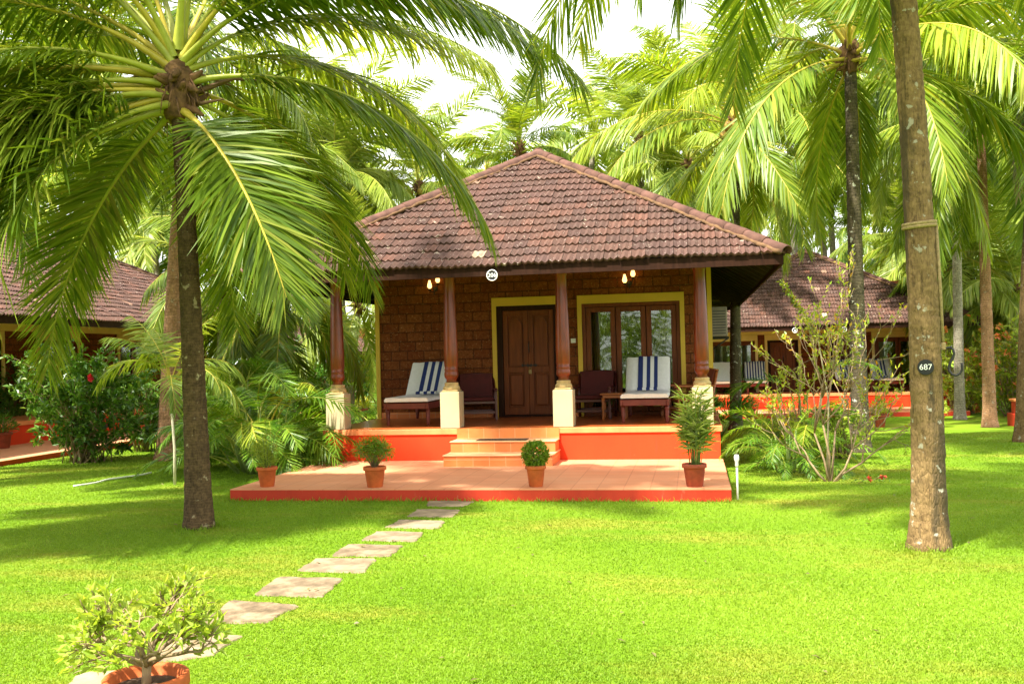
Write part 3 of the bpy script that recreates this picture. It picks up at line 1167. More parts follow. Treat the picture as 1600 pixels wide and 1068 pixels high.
def hip_roof(parent, x0, x1, y0, y1, ze, zr, tw=0.19, course=0.266, under=True):
    """hipped tile roof over the rectangle; the ridge runs along the longer side"""
    lx, ly = x1 - x0, y1 - y0
    h = min(lx, ly) / 2
    cx, cy_ = (x0 + x1) / 2, (y0 + y1) / 2
    if ly >= lx:
        R1, R2 = Vector((cx, y0 + h, zr)), Vector((cx, y1 - h, zr))
    else:
        R1, R2 = Vector((x0 + h, cy_, zr)), Vector((x1 - h, cy_, zr))
    a, b_, c, d = Vector((x0, y0, ze)), Vector((x1, y0, ze)), Vector((x1, y1, ze)), Vector((x0, y1, ze))
    t = MB()
    g = random.Random(5)
    if ly >= lx:
        planes = [(a, b_, R1, R1), (b_, c, R2, R1), (c, d, R2, R2), (d, a, R1, R2)]
        hips = [(a, R1), (b_, R1), (c, R2), (d, R2)]
    else:
        planes = [(a, b_, R2, R1), (b_, c, R2, R2), (c, d, R1, R2), (d, a, R1, R1)]
        hips = [(a, R1), (b_, R2), (c, R2), (d, R1)]
    for pl in planes:
        roof_plane(t, *pl, tw=tw, course=course, rnd=g)
    roof = t.build('roof', 'roof_tile', parent)
    hb, mb = MB(), MB()
    for i, (p, q) in enumerate(hips):
        cap_line(hb, mb, p + Vector((0, 0, .05)), q + Vector((0, 0, .05)), seed=i)
    if (R2 - R1).length > .3:
        cap_line(hb, mb, R1 + Vector((0, 0, .06)), R2 + Vector((0, 0, .06)), seed=9)
    hb.build('hip_tiles', 'hip_tile', roof)
    mb.build('mortar', 'mortar_orange', roof)
    if under:
        # rafters and battens under the tiles
        u = MB()
        bt = MB()
        for (A, B, C, D) in planes:
            U = (B - A).normalized()
            nn = (B - A).cross(((D if (D - A).length > 0 else C) - A)).normalized()
            if nn.z < 0:
                nn = -nn
            Vd = nn.cross(U)
            if Vd.z < 0:
                Vd = -Vd
            H = (D - A).dot(Vd)
            Wl = (B - A).length
            o_ = -.035
            vs = [A + nn * o_ + U * .05 + Vd * .03, B + nn * o_ - U * .05 + Vd * .03, C + nn * o_, D + nn * o_]
            if (vs[3] - vs[2]).length < .001:
                u.add(vs[:3], [(0, 1, 2)])
            else:
                u.add(vs, [(0, 1, 2, 3)])
            dl, dr = (D - A).dot(U), Wl - (C - A).dot(U)
            for r in range(0, min(14, int(H / course))):
                v = (r + .5) * course
                l0, r0 = dl * v / H + .06, Wl - dr * v / H - .06
                if r0 - l0 < .3:
                    continue
                p, q = A + U * l0 + Vd * v + nn * (o_ - .022), A + U * r0 + Vd * v + nn * (o_ - .022)
                w = Vd * .022
                k = nn * .018
                bt.add([p - w - k, q - w - k, q + w - k, p + w - k, p - w + k, q - w + k, q + w + k, p + w + k], [(0, 3, 2, 1), (4, 5, 6, 7), (0, 1, 5, 4), (2, 3, 7, 6), (1, 2, 6, 5), (0, 4, 7, 3)])
            x = .3
            while x < Wl - .2:
                hi = min(H * min(1, x / max(dl, .01)), H * min(1, (Wl - x) / max(dr, .01)), 3.2)
                if hi > .4:
                    p, q = A + U * x + Vd * .04 + nn * (o_ - .085), A + U * x + Vd * (hi - .08) + nn * (o_ - .085)
                    w = U * .03
                    k = nn * .045
                    bt.add([p - w - k, p + w - k, q + w - k, q - w - k, p - w + k, p + w + k, q + w + k, q - w + k], [(0, 1, 2, 3), (4, 7, 6, 5), (0, 4, 5, 1), (2, 6, 7, 3), (1, 5, 6, 2), (0, 3, 7, 4)], 1)
                x += .62
        u.build('roof_lining', 'wood_rafter', roof)
        bt.build('battens', ['wood_batten', 'wood_rafter'], roof)
    fb = MB()
    zz = ze + .02
    th = .03
    fb.box(x0 + .03, x1 - .03, y0 + .03, y0 + .03 + th, zz - .15, zz)
    fb.box(x0 + .03, x1 - .03, y1 - .03 - th, y1 - .03, zz - .15, zz)
    fb.box(x0 + .03, x0 + .03 + th, y0 + .062, y1 - .062, zz - .15, zz)
    fb.box(x1 - .03 - th, x1 - .03, y0 + .062, y1 - .062, zz - .15, zz)
    fb.build('fascia', 'wood_dark', roof)
    return roof


def frame_boxes(b, x0, x1, z0, z1, w, y0, y1, bottom=True, mi=0, bev=.004):
    b.box(x0, x0 + w, y0, y1, z0, z1, mi, bev)
    b.box(x1 - w, x1, y0, y1, z0, z1, mi, bev)
    b.box(x0 + w, x1 - w, y0 + .001, y1 - .001, z1 - w, z1, mi, bev)
    if bottom:
        b.box(x0 + w, x1 - w, y0 + .001, y1 - .001, z0, z0 + w, mi, bev)


def window_unit(parent, x0, x1, z0, z1, Y, panes, curt='curtain', surround='paint_yellow', sw=.075, sh=.145):
    """painted surround, dark wood frame, glazed leaves and curtains behind; faces -Y at plane Y"""
    s = MB()
    s.box(x0 - sw, x0, Y - .035, Y + .02, z0, z1 + sh)
    s.box(x1, x1 + sw, Y - .035, Y + .02, z0, z1 + sh)
    s.box(x0, x1, Y - .033, Y + .02, z1, z1 + sh)
    win = MB()
    frame_boxes(win, x0, x1, z0, z1, .06, Y + .01, Y + .12)
    w = win.build('window', 'wood_door', parent)
    s.build('surround', surround, w)
    pw = (x1 - x0 - .12) / panes
    for i in range(panes):
        a = x0 + .06 + i * pw + .006
        e = a + pw - .012
        lf = MB()
        frame_boxes(lf, a, e, z0 + .066, z1 - .066, .085, Y + .03, Y + .085)
        lo = lf.build('casement', 'wood_door', w)
        gl = MB()
        gl.box(a + .083, e - .083, Y + .054, Y + .060, z0 + .149, z1 - .149)
        gl.build('pane', 'window_glass', w)
    for (a, e) in ((x0 + .1, x0 + .1 + .30 * (x1 - x0) * .75), (x1 - .1 - .30 * (x1 - x0) * .75, x1 - .1)):
        c = MB()
        rows = []
        for zz in (z0 + .08, (z0 + z1) / 2, z1 - .08):
            rows.append([(a + (e - a) * i / 48, Y + .25 + .035 * math.sin(i * 1.05) + .012 * math.sin(i * .37), zz) for i in range(49)])
        c.grid(rows)
        c.build('curtain', curt, w)
    return w


def door_unit(parent, x0, x1, z0, z1, Y, surround='paint_yellow', sw=.075, sh=.145):
    s = MB()
    s.box(x0 - sw, x0, Y - .035, Y + .02, z0, z1 + sh)
    s.box(x1, x1 + sw, Y - .035, Y + .02, z0, z1 + sh)
    s.box(x0, x1, Y - .033, Y + .02, z1, z1 + sh)
    f = MB()
    f.box(x0, x0 + .1, Y + .0, Y + .12, z0, z1, 0, .005)
    f.box(x1 - .1, x1, Y + .0, Y + .12, z0, z1, 0, .005)
    f.box(x0 + .1, x1 - .1, Y + .002, Y + .118, z1 - .08, z1, 0, .005)
    f.box(x0 + .1, x1 - .1, Y + .002, Y + .118, z0, z0 + .03, 0, .005)
    d = f.build('door', 'wood_dark', parent)
    s.build('surround', surround, d)
    mid = (x0 + x1) / 2
    for (a, e) in ((x0 + .103, mid - .002), (mid + .002, x1 - .103)):
        lf = MB()
        zb, zt = z0 + .035, z1 - .083
        lf.box(a, e, Y + .078, Y + .10, zb, zt, 0, .004)
        st = .085
        lz = zb + (zt - zb) * .43
        lf.box(a, a + st, Y + .035, Y + .078, zb, zt, 0, .004)
        lf.box(e - st, e, Y + .035, Y + .078, zb, zt, 0, .004)
        for (q0, q1) in ((zb, zb + .13), (lz - .05, lz + .05), (zt - .10, zt)):
            lf.box(a + st, e - st, Y + .0355, Y + .078, q0, q1, 0, .004)
        # raised panels, the upper one with an arched head
        w0, w1 = a + st + .026, e - st - .026
        lf.box(w0, w1, Y + .042, Y + .078, zb + .16, lz - .08, 0, .014)
        cxp = (w0 + w1) / 2
        pz0, pz1 = lz + .08, zt - .24
        poly = [(w0, pz0), (w1, pz0), (w1, pz1)]
        hw = (w1 - w0) / 2
        for i in range(1, 8):
            an = PI * i / 8
            poly.append((cxp + hw * .8 * math.cos(an), pz1 + .11 * math.sin(an)))
        poly.append((w0, pz1))
        n = len(poly)
        lf.add([(x, Y + .042, z) for x, z in poly] + [(x, Y + .078, z) for x, z in poly], [tuple(range(n))] + [((i + 1) % n, i, n + i, n + (i + 1) % n) for i in range(n)])
        leaf = lf.build('door_leaf', 'wood_door', d)
    hb = MB()
    hz = z0 + (z1 - z0) * .46
    hb.box(mid - .13, mid + .15, Y + .018, Y + .03, hz - .012, hz + .012, 0, .004)
    for x in (mid - .11, mid - .02, mid + .04, mid + .12):
        hb.box(x - .012, x + .012, Y + .012, Y + .034, hz - .025, hz + .025, 0, .004)
    hb.tube([(mid + .012, Y + .02, hz + .42), (mid + .012, Y - .005, hz + .36), (mid + .012, Y - .005, hz + .27), (mid + .012, Y + .02, hz + .22)], .009, 6)
    hb.build('bolt', 'iron', d)
    pl = MB()
    pl.box(mid - .005, mid + .05, Y + .008, Y + .03, hz - .15, hz - .08, 0, .008)
    pl.tube([(mid + .005, Y + .015, hz - .08), (mid + .005, Y + .015, hz - .03), (mid + .04, Y + .015, hz - .03), (mid + .04, Y + .015, hz - .08)], .005, 5)
    pl.build('padlock', 'brass', d)
    return d


def pillar(parent, x, y, z0, zt):
    b = MB()
    b.box(x - .148, x + .148, y - .148, y + .148, z0, z0 + .545, 0, .006)
    p = b.build('pillar', 'paint_cream', parent)
    s = MB()
    z = z0 + .545
    s.box(x - .128, x + .128, y - .128, y + .128, z, z + .03, 0, .012)
    s.lathe([(.125, z + .028), (.13, z + .05), (.122, z + .075), (.105, z + .095), (.102, z + .105), (.108, z + .115), (.104, z + .135), (.09, z + .14)], x, y, 20)
    s.build('plinth', 'sandstone', p)
    w = MB()
    z += .135
    w.lathe([(.075, z), (.080, z + .01), (.072, z + .04), (.078, z + .055), (.100, z + .08), (.107, z + .11), (.104, z + .15), (.096, z + .175), (.103, z + .19), (.103, z + .205), (.094, z + .22), (.105, z + .26), (.107, z + .5), (.098, z + .9), (.086, z + 1.35), (.080, z + 1.55), (.092, z + 1.57), (.092, z + 1.60), (.078, z + 1.62), (.075, zt)], x, y, 24)
    w.build('shaft', 'wood_red', p)
    return p


def steps(parent, x0, x1, y, ztop, zbot, treads, td):
    """solid stair in front of the plane y with its lowest tread farthest out"""
    n = treads + 1
    rise = (ztop - zbot) / n
    for i in range(treads):
        b = MB()
        za, zb = zbot + (0 if i == 0 else rise * i + .001), zbot + rise * (i + 1)
        b.box(x0 + .01 * i, x1 - .01 * i, y - td * (treads - i), y - .001, za - (.02 if i == 0 else 0), zb - .018, 0, .003)
        b.box(x0 - .012 + .01 * i, x1 + .012 - .01 * i, y - td * (treads - i) - .015, y - .001, zb - .018, zb, 1, .006)
        b.build('step', ['tile_step', 'tread_pale'], parent)


def disc_sign(name, label, c, r, text, base='plate_black', ring='chalk_white', rx=PI / 2, rz=0.0, tsize=1.0, normal=None):
    o = thing(name, label, 'number plate', c, 0)
    b = MB().lathe([(r, 0), (r, .008), (r * .95, .011), (0.001, .011)], n=28, smooth=False, cap=False)
    b.build('plate', base, o)
    if ring:
        k = MB()
        k.tube([(r * .9 * math.cos(a), r * .9 * math.sin(a), .010) for a in np.linspace(0, 2 * PI, 28, endpoint=False)], r * .085, 6, closed=True)
        k.build('rim', ring, o)
    cu = bpy.data.curves.new('digits', 'FONT')
    cu.body = text
    cu.align_x = 'CENTER'
    cu.align_y = 'CENTER'
    cu.size = r * tsize
    cu.extrude = .002
    cu.materials.append(M['chalk_white'])
    tmp = bpy.data.objects.new('digits', cu)
    COL.objects.link(tmp)
    me = bpy.data.meshes.new_from_object(tmp.evaluated_get(bpy.context.evaluated_depsgraph_get()))
    bpy.data.objects.remove(tmp)
    me.name = 'digits'
    t = link('digits', me, o)
    t.location = (0, 0, .014)
    o.rotation_euler = (rx, 0, rz)
    return o


# ------------------------------------------------------------------ ground
def ground():
    n = 60
    xs = np.concatenate([np.linspace(-400, -30, 8), np.linspace(-25, 25, 51), np.linspace(30, 400, 8)])
    ys = np.concatenate([np.linspace(-60, -20, 5), np.linspace(-16, 40, 57), np.linspace(50, 700, 9)])
    X, Y = np.meshgrid(xs, ys)
    Z = np.vectorize(gz)(X, Y)
    V = np.stack([X, Y, Z], -1).reshape(-1, 3)
    w = len(xs)
    i, j = np.meshgrid(np.arange(len(ys) - 1), np.arange(w - 1), indexing='ij')
    Q = np.stack([i * w + j, i * w + j + 1, (i + 1) * w + j + 1, (i + 1) * w + j], -1).reshape(-1, 4)
    o = link('ground', np_mesh('ground', V, Q, None, ('lawn_soil',)))
    tag(o, 'flat lawn ground under the whole palm garden', 'lawn', kind='structure')


ground()

# ------------------------------------------------------------------ the cottage in the middle
Z0, ZF = 0.14, 0.62          # terrace top, veranda floor
WY = 2.52                    # front wall plane
house = thing('cottage', 'laterite brick cottage 206 with red clay tile hip roof, four pillar veranda and orange plinth', 'cottage')
b = MB()
b.box(-3.0, 3.0, -3.12, -0.001, -.2, Z0 - .012, 0, .004)
b.box(-3.0, 3.0, -3.12, -0.001, Z0 - .012, Z0, 1)
b.build('terrace', ['paint_red', 'tile_terrace'], house)
b = MB()
b.box(-2.97, 2.97, 0, 13.2, -.6, ZF - .09, 0)
b.box(-3.0, 3.0, -.022, 13.22, ZF - .09, ZF - .006, 1, .006)
b.box(-2.99, 2.99, -.012, 13.2, ZF - .006, ZF, 2)
b.build('veranda', ['paint_orange', 'band_peach', 'tile_porch'], house)
steps(house, -.90, .66, 0, ZF, Z0, 2, .40)
b = MB()
b.box(-.88, .66, -.034, -.0225, Z0 + .325, ZF - .004)
b.build('riser', 'tile_step', house)
for px in (-2.80, -.99, .72, 2.74):
    pillar(house, px, .15, ZF, 3.36)
b = MB()
b.box(-2.95, 2.95, .06, .24, 3.24, 3.42)
b.box(-2.98, -2.80, .242, 2.50, 3.24, 3.40)
b.box(2.80, 2.98, .242, 2.50, 3.24, 3.40)
b.build('beam', 'wood_dark', house)

DX0, DX1, DZ = -.745, .355, 2.555
WX0, WX1, WZ = .755, 2.42, 2.545
# front wall in pieces around the openings, then side and rear walls
b = MB()
T = .23
HW = 2.92
b.box(-HW, DX0, WY, WY + T, ZF, 3.55)
b.box(DX1, WX0, WY, WY + T, ZF, 3.55)
b.box(WX1, HW, WY, WY + T, ZF, 3.55)
b.box(DX0, DX1, WY, WY + T, DZ, 3.55)
b.box(WX0, WX1, WY, WY + T, WZ, 3.55)
b.box(-HW, -HW + T, WY + T, 12.9, ZF, 3.3)
b.box(HW - T, HW, WY + T, 12.9, ZF, 3.3)
b.box(-HW + T, HW - T, 12.7, 12.9, ZF, 3.3)
b.build('wall', 'laterite', house)
MB().box(-HW - .03, -HW + .045, WY - .03, WY + .1, ZF, 3.5).build('corner_strip', 'paint_yellow', house)
MB().box(HW - .045, HW + .03, WY - .03, WY + .1, ZF, 3.5).build('corner_strip', 'paint_yellow', house)
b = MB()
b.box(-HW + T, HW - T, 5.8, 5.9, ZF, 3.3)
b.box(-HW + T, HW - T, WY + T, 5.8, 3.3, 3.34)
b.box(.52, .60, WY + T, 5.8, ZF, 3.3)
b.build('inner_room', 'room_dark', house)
door_unit(house, DX0, DX1, ZF + .002, DZ, WY)
window_unit(house, WX0, WX1, ZF + .002, WZ, WY, 3)
b = MB()
b.box(-HW + .05, DX0 - .08, WY - .02, WY - .001, ZF + .001, ZF + .11, 0, .003)
b.box(DX1 + .08, WX0 - .08, WY - .02, WY - .001, ZF + .001, ZF + .11, 0, .003)
b.build('skirting', 'tile_step', house)
b = MB()
b.box(.555, .64, WY - .018, WY - .001, 1.88, 1.955, 0, .004)
b.box(.575, .592, WY - .024, WY - .018, 1.90, 1.935, 0, .002)
b.box(.603, .620, WY - .024, WY - .018, 1.90, 1.935, 0, .002)
b.build('switch_plate', 'plastic_white', house)
hip_roof(house, -3.87, 3.87, -.87, 14.1, 2.94, 5.24)


def wall_lamp(label, x, z):
    o = thing('wall_lamp', label, 'lamp', (x, WY - .002, z), 0, 'lit twin wall lamps on the veranda')
    b = MB()
    b.lathe([(.045, 0), (.045, .012), (.02, .02)], n=14)
    b.v = [(a, -c, bb) for a, bb, c in b.v]
    b.tube([(0, -.01, 0), (0, -.05, -.05), (-.0, -.10, -.07)], .010, 6)
    for sx, sz, sy in ((-.07, .02, -.13), (.07, .12, -.10)):
        b.tube([(0, -.09, -.065), (sx * .6, sy, -.06 + sz * .3), (sx, sy, sz - .045)], .009, 6)
        b.lathe([(.008, sz - .06), (.032, sz - .04), (.036, sz - .02), (.012, sz - .018)], sx, sy, 12)
    b.tube([(0, -.09, -.07), (0, -.09, -.12)], [.012, .003], 6)
    b.build('bracket', 'iron', o)
    for sx, sz, sy in ((-.07, .02, -.13), (.07, .12, -.10)):
        s = MB().lathe([(.020, sz - .018), (.038, sz + .01), (.040, sz + .035), (.030, sz + .07), (.020, sz + .105), (.017, sz + .125)], sx, sy, 14)
        s.build('lamp_shade', 'lamp_glow', o)


wall_lamp('twin glass wall lamp alight on the brick beside the second pillar, above the lounger', -1.83, 2.90)
wall_lamp('twin glass wall lamp alight above the glazed window', 1.585, 2.87)
disc_sign('number_plate', 'round black and white plate reading 206 hung under the eave of the cottage', tuple(yp(769, 430, -.86)), .082, '206', tsize=.98)

# cooling unit on the right-hand wall
ac = thing('air_conditioner', 'grilled air conditioner box on the brick side wall of the cottage', 'air conditioner', (HW + .02, 4.6, 1.95))
b = MB()
b.box(.03, .33, 0, .80, 0, .56, 0, .012)
for i in range(9):
    b.box(.331, .340, .05, .75, .05 + i * .052, .068 + i * .052, 1)
for i in range(9):
    b.box(.06, .30, -.010, -.001, .05 + i * .052, .070 + i * .052, 1)
b.build('case', ['plaster_grey', 'plastic_grey'], ac)
b = MB()
for y in (.12, .66):
    b.box(0, .36, y, y + .035, -.045, -.001)
    b.tube([(.0, y + .017, -.28), (.34, y + .017, -.04)], .012, 5)
b.build('bracket', 'iron', ac)

# door mat on the upper tread
b = MB().box(-.52, .22, -.37, -.10, Z0 + .3205, Z0 + .334, 0, .005)
tag(b.build('doormat', 'mat_brown'), 'thin dark brown doormat lying on the upper step of the veranda stair', 'doormat')


# ------------------------------------------------------------------ veranda furniture
def mattress_path(th=0.0, hinge=1.18, ang=48, seat=.375, L=1.9):
    c, s = math.cos(math.radians(ang)), math.sin(math.radians(ang))
    pts = []
    for y in np.linspace(0, hinge - .1, 8):
        pts.append((y, seat + th))
    for k in range(1, 7):
        a = math.radians(ang) * k / 7
        pts.append((hinge - .1 + .1 * k / 7 + .05 * math.sin(a) - th * math.sin(a) * .9, seat + .07 * (1 - math.cos(a)) + th * math.cos(a)))
    for l in np.linspace(.03, L - hinge, 8):
        pts.append((hinge + .045 + c * l - th * s, seat + .035 + s * l + th * c))
    return pts


def lounger(label, x, y, z, rz=0.0, w=.74, group='sun loungers on verandas', ang=48, cloth='cloth_white'):
    o = thing('sun_lounger', label, 'sun lounger', (x, y, z), rz, group)
    h = w / 2
    f = MB()
    f.box(-h, -h + .045, 0, 1.9, .26, .355, 0, .006)
    f.box(h - .045, h, 0, 1.9, .26, .355, 0, .006)
    f.box(-h + .045, h - .045, 0.0, .045, .262, .353, 0, .006)
    f.box(-h + .045, h - .045, 1.855, 1.9, .262, .353, 0, .006)
    for i in range(9):
        yy = .1 + i * .115
        f.box(-h + .046, h - .046, yy, yy + .07, .325, .345)
    f.build('frame', 'wood_lounger', o)
    bk = MB()
    low = mattress_path(-.012, ang=ang)[13:]
    for sx in (-h + .07, h - .11):
        bk.tube([(sx + .02, yy, zz - .015) for yy, zz in low], .018, 6)
    bk.tube([(h - .1, 1.5, .30), (h - .1, 1.48, low[4][1] - .02)], .014, 6)
    bk.tube([(-h + .1, 1.5, .30), (-h + .1, 1.48, low[4][1] - .02)], .014, 6)
    bk.build('backrest', 'wood_lounger', o)
    for sx in (-h + .04, h - .04):
        for yy in (.10, 1.80):
            l = MB().lathe([(.020, 0), (.024, .02), (.034, .17), (.030, .18), (.036, .20), (.034, .262)], sx, yy, 12)
            l.build('leg', 'wood_lounger', o)
    lo, hi = mattress_path(0, ang=ang), mattress_path(.065, ang=ang)
    n = len(lo)
    m_ = MB()
    hw = h - .015
    rows = []
    for (yy, zz), (ty, tz) in zip(lo, hi):
        e = .02
        rows.append([(-hw, yy, zz + .002), (-hw - .006, (yy + ty) / 2, (zz + tz) / 2), (-hw + e, ty, tz)] + [(-hw + e + (2 * hw - 2 * e) * k / 6, ty, tz + .006 * math.sin(k * 2.1 + yy * 9)) for k in range(1, 6)] + [(hw - e, ty, tz), (hw + .006, (yy + ty) / 2, (zz + tz) / 2), (hw, yy, zz + .002)])
    m_.grid(rows)
    m_.grid([[r[0] for r in rows], [r[-1] for r in rows]])
    for r in (rows[0], rows[-1]):
        m_.add(r, [tuple(range(len(r)))])
    m_.build('mattress', cloth, o)
    return o


def towel(label, x, y, z, rz, x0, x1, mat, ang=48, start=11, group=None, end=None):
    pts = mattress_path(.072, ang=ang)[start:end]
    b = MB()
    rows = []
    k0 = pts[0]
    fold = [(k0[0] - .10, k0[1] + .005), (k0[0] - .115, k0[1] + .03), (k0[0] - .09, k0[1] + .052), (k0[0] - .02, k0[1] + .05)]
    for (yy, zz) in fold + pts:
        rows.append([(x0 + (x1 - x0) * i / 8, yy, zz + .004 + .003 * math.sin(i * 1.7 + yy * 11)) for i in range(9)])
    if end is None:
        l = pts[-1]
        rows.append([(x0 + (x1 - x0) * i / 8, l[0] + .06, l[1] + .0) for i in range(9)])
        rows.append([(x0 + (x1 - x0) * i / 8, l[0] + .07, l[1] - .22 + .01 * math.sin(i)) for i in range(9)])
    b.grid(rows)
    o = b.build('beach_towel', mat)
    o.location = (x, y, z)
    o.rotation_euler = (0, 0, rz)
    tag(o, label, 'towel', group)
    return o


stripemat('stripe_left', 3, -.12, .26)
stripemat('stripe_right', 3, -.14, .22)
L1 = (-1.88, .70, ZF)
L2 = (1.88, .60, ZF)
lounger('white cushioned sun lounger on the veranda by the left brick corner', *L1)
lounger('white cushioned sun lounger in front of the glazed veranda window', *L2)
towel('white towel with navy stripes draped on the lounger by the brick wall', *L1, 0, -.13, .22, 'stripe_left')
towel('white towel with navy stripes draped on the lounger before the window', *L2, 0, -.16, .17, 'stripe_right')


def armchair(label, x, y, z, rz, wood='wood_maroon', cush='cushion_maroon', group=None):
    o = thing('armchair', label, 'chair', (x, y, z), rz, group)
    w, d = .31, .30
    for sx in (-1, 1):
        l = MB().box(sx * w - .022, sx * w + .022, -d - .022, -d + .022, 0, .60, 0, .006)
        l.build('leg', wood, o)
        r = MB().tube([(sx * w, d + .02, 0), (sx * w, d, .40), (sx * w, d + .10, .88)], [.024, .024, .020], 8)
        r.build('leg', wood, o)
        a = MB().tube([(sx * w, -d - .06, .60), (sx * w, -d, .615), (sx * w, 0, .60), (sx * w, d + .04, .60)], [.026, .028, .024, .022], 8)
        a.build('armrest', wood, o)
    f = MB()
    for zz in (.13, .33):
        f.box(-w + .022, w - .022, -d - .014, -d + .014, zz, zz + .05, 0, .004)
        f.box(-w + .022, w - .022, d - .014, d + .014, zz, zz + .05, 0, .004)
        for sx in (-1, 1):
            f.box(sx * w - .013, sx * w + .013, -d + .022, d - .022, zz, zz + .05, 0, .004)
    f.build('seat_frame', wood, o)
    MB().box(-w + .026, w - .026, -d - .03, d - .02, .385, .46, 0, .025).build('seat', cush, o)
    k = MB()
    rows = []
    for i in range(7):
        t = i / 6
        zz = .46 + .46 * t
        yy = d - .02 + .105 * t
        rows.append([(x_, yy - .03 * math.cos(x_ / w * 1.3), zz) for x_ in np.linspace(-w + .03, w - .03, 9)])
    k.grid(rows)
    rows2 = [[(a, b_ + .05, c) for a, b_, c in r] for r in rows]
    k.grid([list(reversed(r)) for r in rows2])
    k.grid([rows[-1], rows2[-1]])
    k.grid([[r[0] for r in rows2], [r[0] for r in rows]])
    k.grid([[r[-1] for r in rows], [r[-1] for r in rows2]])
    k.build('backrest', cush, o)
    MB().tube([(-w, d + .105, .90), (0, d + .125, .925), (w, d + .105, .90)], .022, 8).build('top_rail', wood, o)
    o.scale = (1, 1, .83)
    return o


armchair('dark maroon armchair in the shade left of the panelled door', -1.02, 2.05, ZF, .25, group='dark armchairs on the veranda')
armchair('dark maroon armchair in the shade between the door and the window', .98, 2.02, ZF, -.08, group='dark armchairs on the veranda')
armchair('reddish wooden chair with curved posts beyond the rightmost pillar', 2.50, 1.98, ZF, -1.1, 'wood_orange', 'wood_red')

st = thing('side_table', 'small orange brown wooden side table beside the lounger at the window', 'table', (1.36, 1.55, ZF))
MB().box(-.22, .22, -.2, .2, .40, .425, 0, .006).build('table_top', 'wood_orange', st)
MB().box(-.18, .18, -.165, .165, .35, .399, 0, .004).build('apron', 'wood_orange', st)
for sx in (-.175, .175):
    for sy in (-.16, .16):
        MB().lathe([(.016, 0), (.020, .05), (.018, .14), (.024, .2), (.02, .24), (.026, .35)], sx, sy, 10).build('leg', 'wood_orange', st)


# ------------------------------------------------------------------ simpler neighbouring cottages
def neighbour(label, loc, rz, w, depth, ze, zr, units, tw=.19, terrace=2.4, curt='curtain_white', wd=1.9, zf=.62, over=.87, strips=True, skip_terrace=False):
    """twin cottage: front wall towards local -Y, origin at the middle of the veranda edge"""
    o = thing('cottage', label, 'cottage', loc, rz)
    hw = w / 2
    b = MB()
    b.box(-hw - .03, hw + .03, 0, depth, -.2, zf - .09, 0)
    b.box(-hw - .06, hw + .06, -.025, depth + .02, zf - .09, zf, 1, .005)
    b.build('veranda', ['paint_orange', 'band_peach'], o)
    if not skip_terrace:
        b = MB()
        b.box(-hw, hw, -terrace, -.001, -.2, .128, 0, .004)
        b.box(-hw, hw, -terrace, -.001, .128, .14, 1)
        b.build('terrace', ['paint_red', 'tile_terrace'], o)
    uw = w / units
    zt = min(2.42, ze - .25)
    wl = MB()
    ops = []
    for u in range(units):
        c = -hw + uw * (u + .5)
        sgn = -1 if u % 2 else 1
        ops.append(('d', c + sgn * uw * .23 - .52, c + sgn * uw * .23 + .52))
        ops.append(('w', c - sgn * uw * .21 - .78, c - sgn * uw * .21 + .78))
    ops.sort(key=lambda q: q[1])
    x = -hw
    top = zr - (zr - ze) * max(0.0, 1 - (wd + over) / (min(w + 2 * over, depth + 2 * over) / 2)) - .12
    for k, a, e in ops:
        wl.box(x, a, wd, wd + .23, zf, top)
        wl.box(a, e, wd, wd + .23, zt, top)
        x = e
    wl.box(x, hw, wd, wd + .23, zf, top)
    wl.box(-hw, -hw + .23, wd + .23, depth, zf, ze + .3)
    wl.box(hw - .23, hw, wd + .23, depth, zf, ze + .3)
    wl.box(-hw + .23, hw - .23, depth - .23, depth, zf, ze + .3)
    wl.build('wall', 'laterite', o)
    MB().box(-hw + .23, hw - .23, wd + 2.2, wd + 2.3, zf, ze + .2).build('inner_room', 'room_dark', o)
    for k, a, e in ops:
        if k == 'd':
            door_unit(o, a, e, zf + .002, zt, wd, 'lintel_cream', .09, .2)
        else:
            window_unit(o, a, e, zf + .002, zt, wd, 2, curt, 'lintel_cream', .09, .2)
    if strips:
        s = MB()
        for x in (-hw, hw):
            s.box(x - .05, x + .05, wd - .03, wd + .1, zf, top)
        s.box(-hw + .05, hw - .05, wd - .030, wd - .001, zt + .205, zt + .40)
        s.build('lintel_band', 'lintel_cream', o)
    for u in range(units + 1):
        px = -hw + .2 + (w - .4) * u / units
        pillar(o, px, .2, zf, ze + .25) if u in (0, units) else None
    hip_roof(o, -hw - over, hw + over, -over, depth + over, ze, zr, tw, .27, under=True)
    return o


# right, beyond the lawn: front wall faces the same way as the middle cottage
FB = -.425
neighbour('tiled cottage with cream lintel beyond the lawn behind the leggy shrub', (6.75, 19.2, FB), 0, 7.8, 8.0, 2.82, 5.65, 2)
# left, facing across the lawn, mostly behind leaves
neighbour('tiled cottage behind the big dark shrub and the dark leaning palm', (-11.4, 7.0, -.05), PI / 2, 18.0, 8.4, 2.75, 5.4, 3, terrace=2.2)
# small far ones
neighbour('distant low cottage roof glimpsed through the veranda beside the first pillar', (-18.5, 36.3, -.8), 0, 7.0, 8.0, 2.9, 5.2, 1, tw=.25)
neighbour('tiled cottage cut off by the frame beyond the flowering shrubs', (18.7, 27.2, FB), 0, 7.0, 8.0, 2.6, 5.2, 1, tw=.25)
o = thing('masonry_pier', 'low red masonry pier at the frame edge on the far lawn', 'pier', tuple(gp(1600, 665)))
MB().box(-.3, .3, -.3, .3, -.1, .32, 0, .01).build('base', 'paint_red', o)
MB().box(-.22, .22, -.22, .22, .32, .62, 0, .01).build('post', 'paint_red', o)
MB().box(-.26, .26, -.26, .26, .62, .68, 0, .01).build('coping', 'band_peach', o)

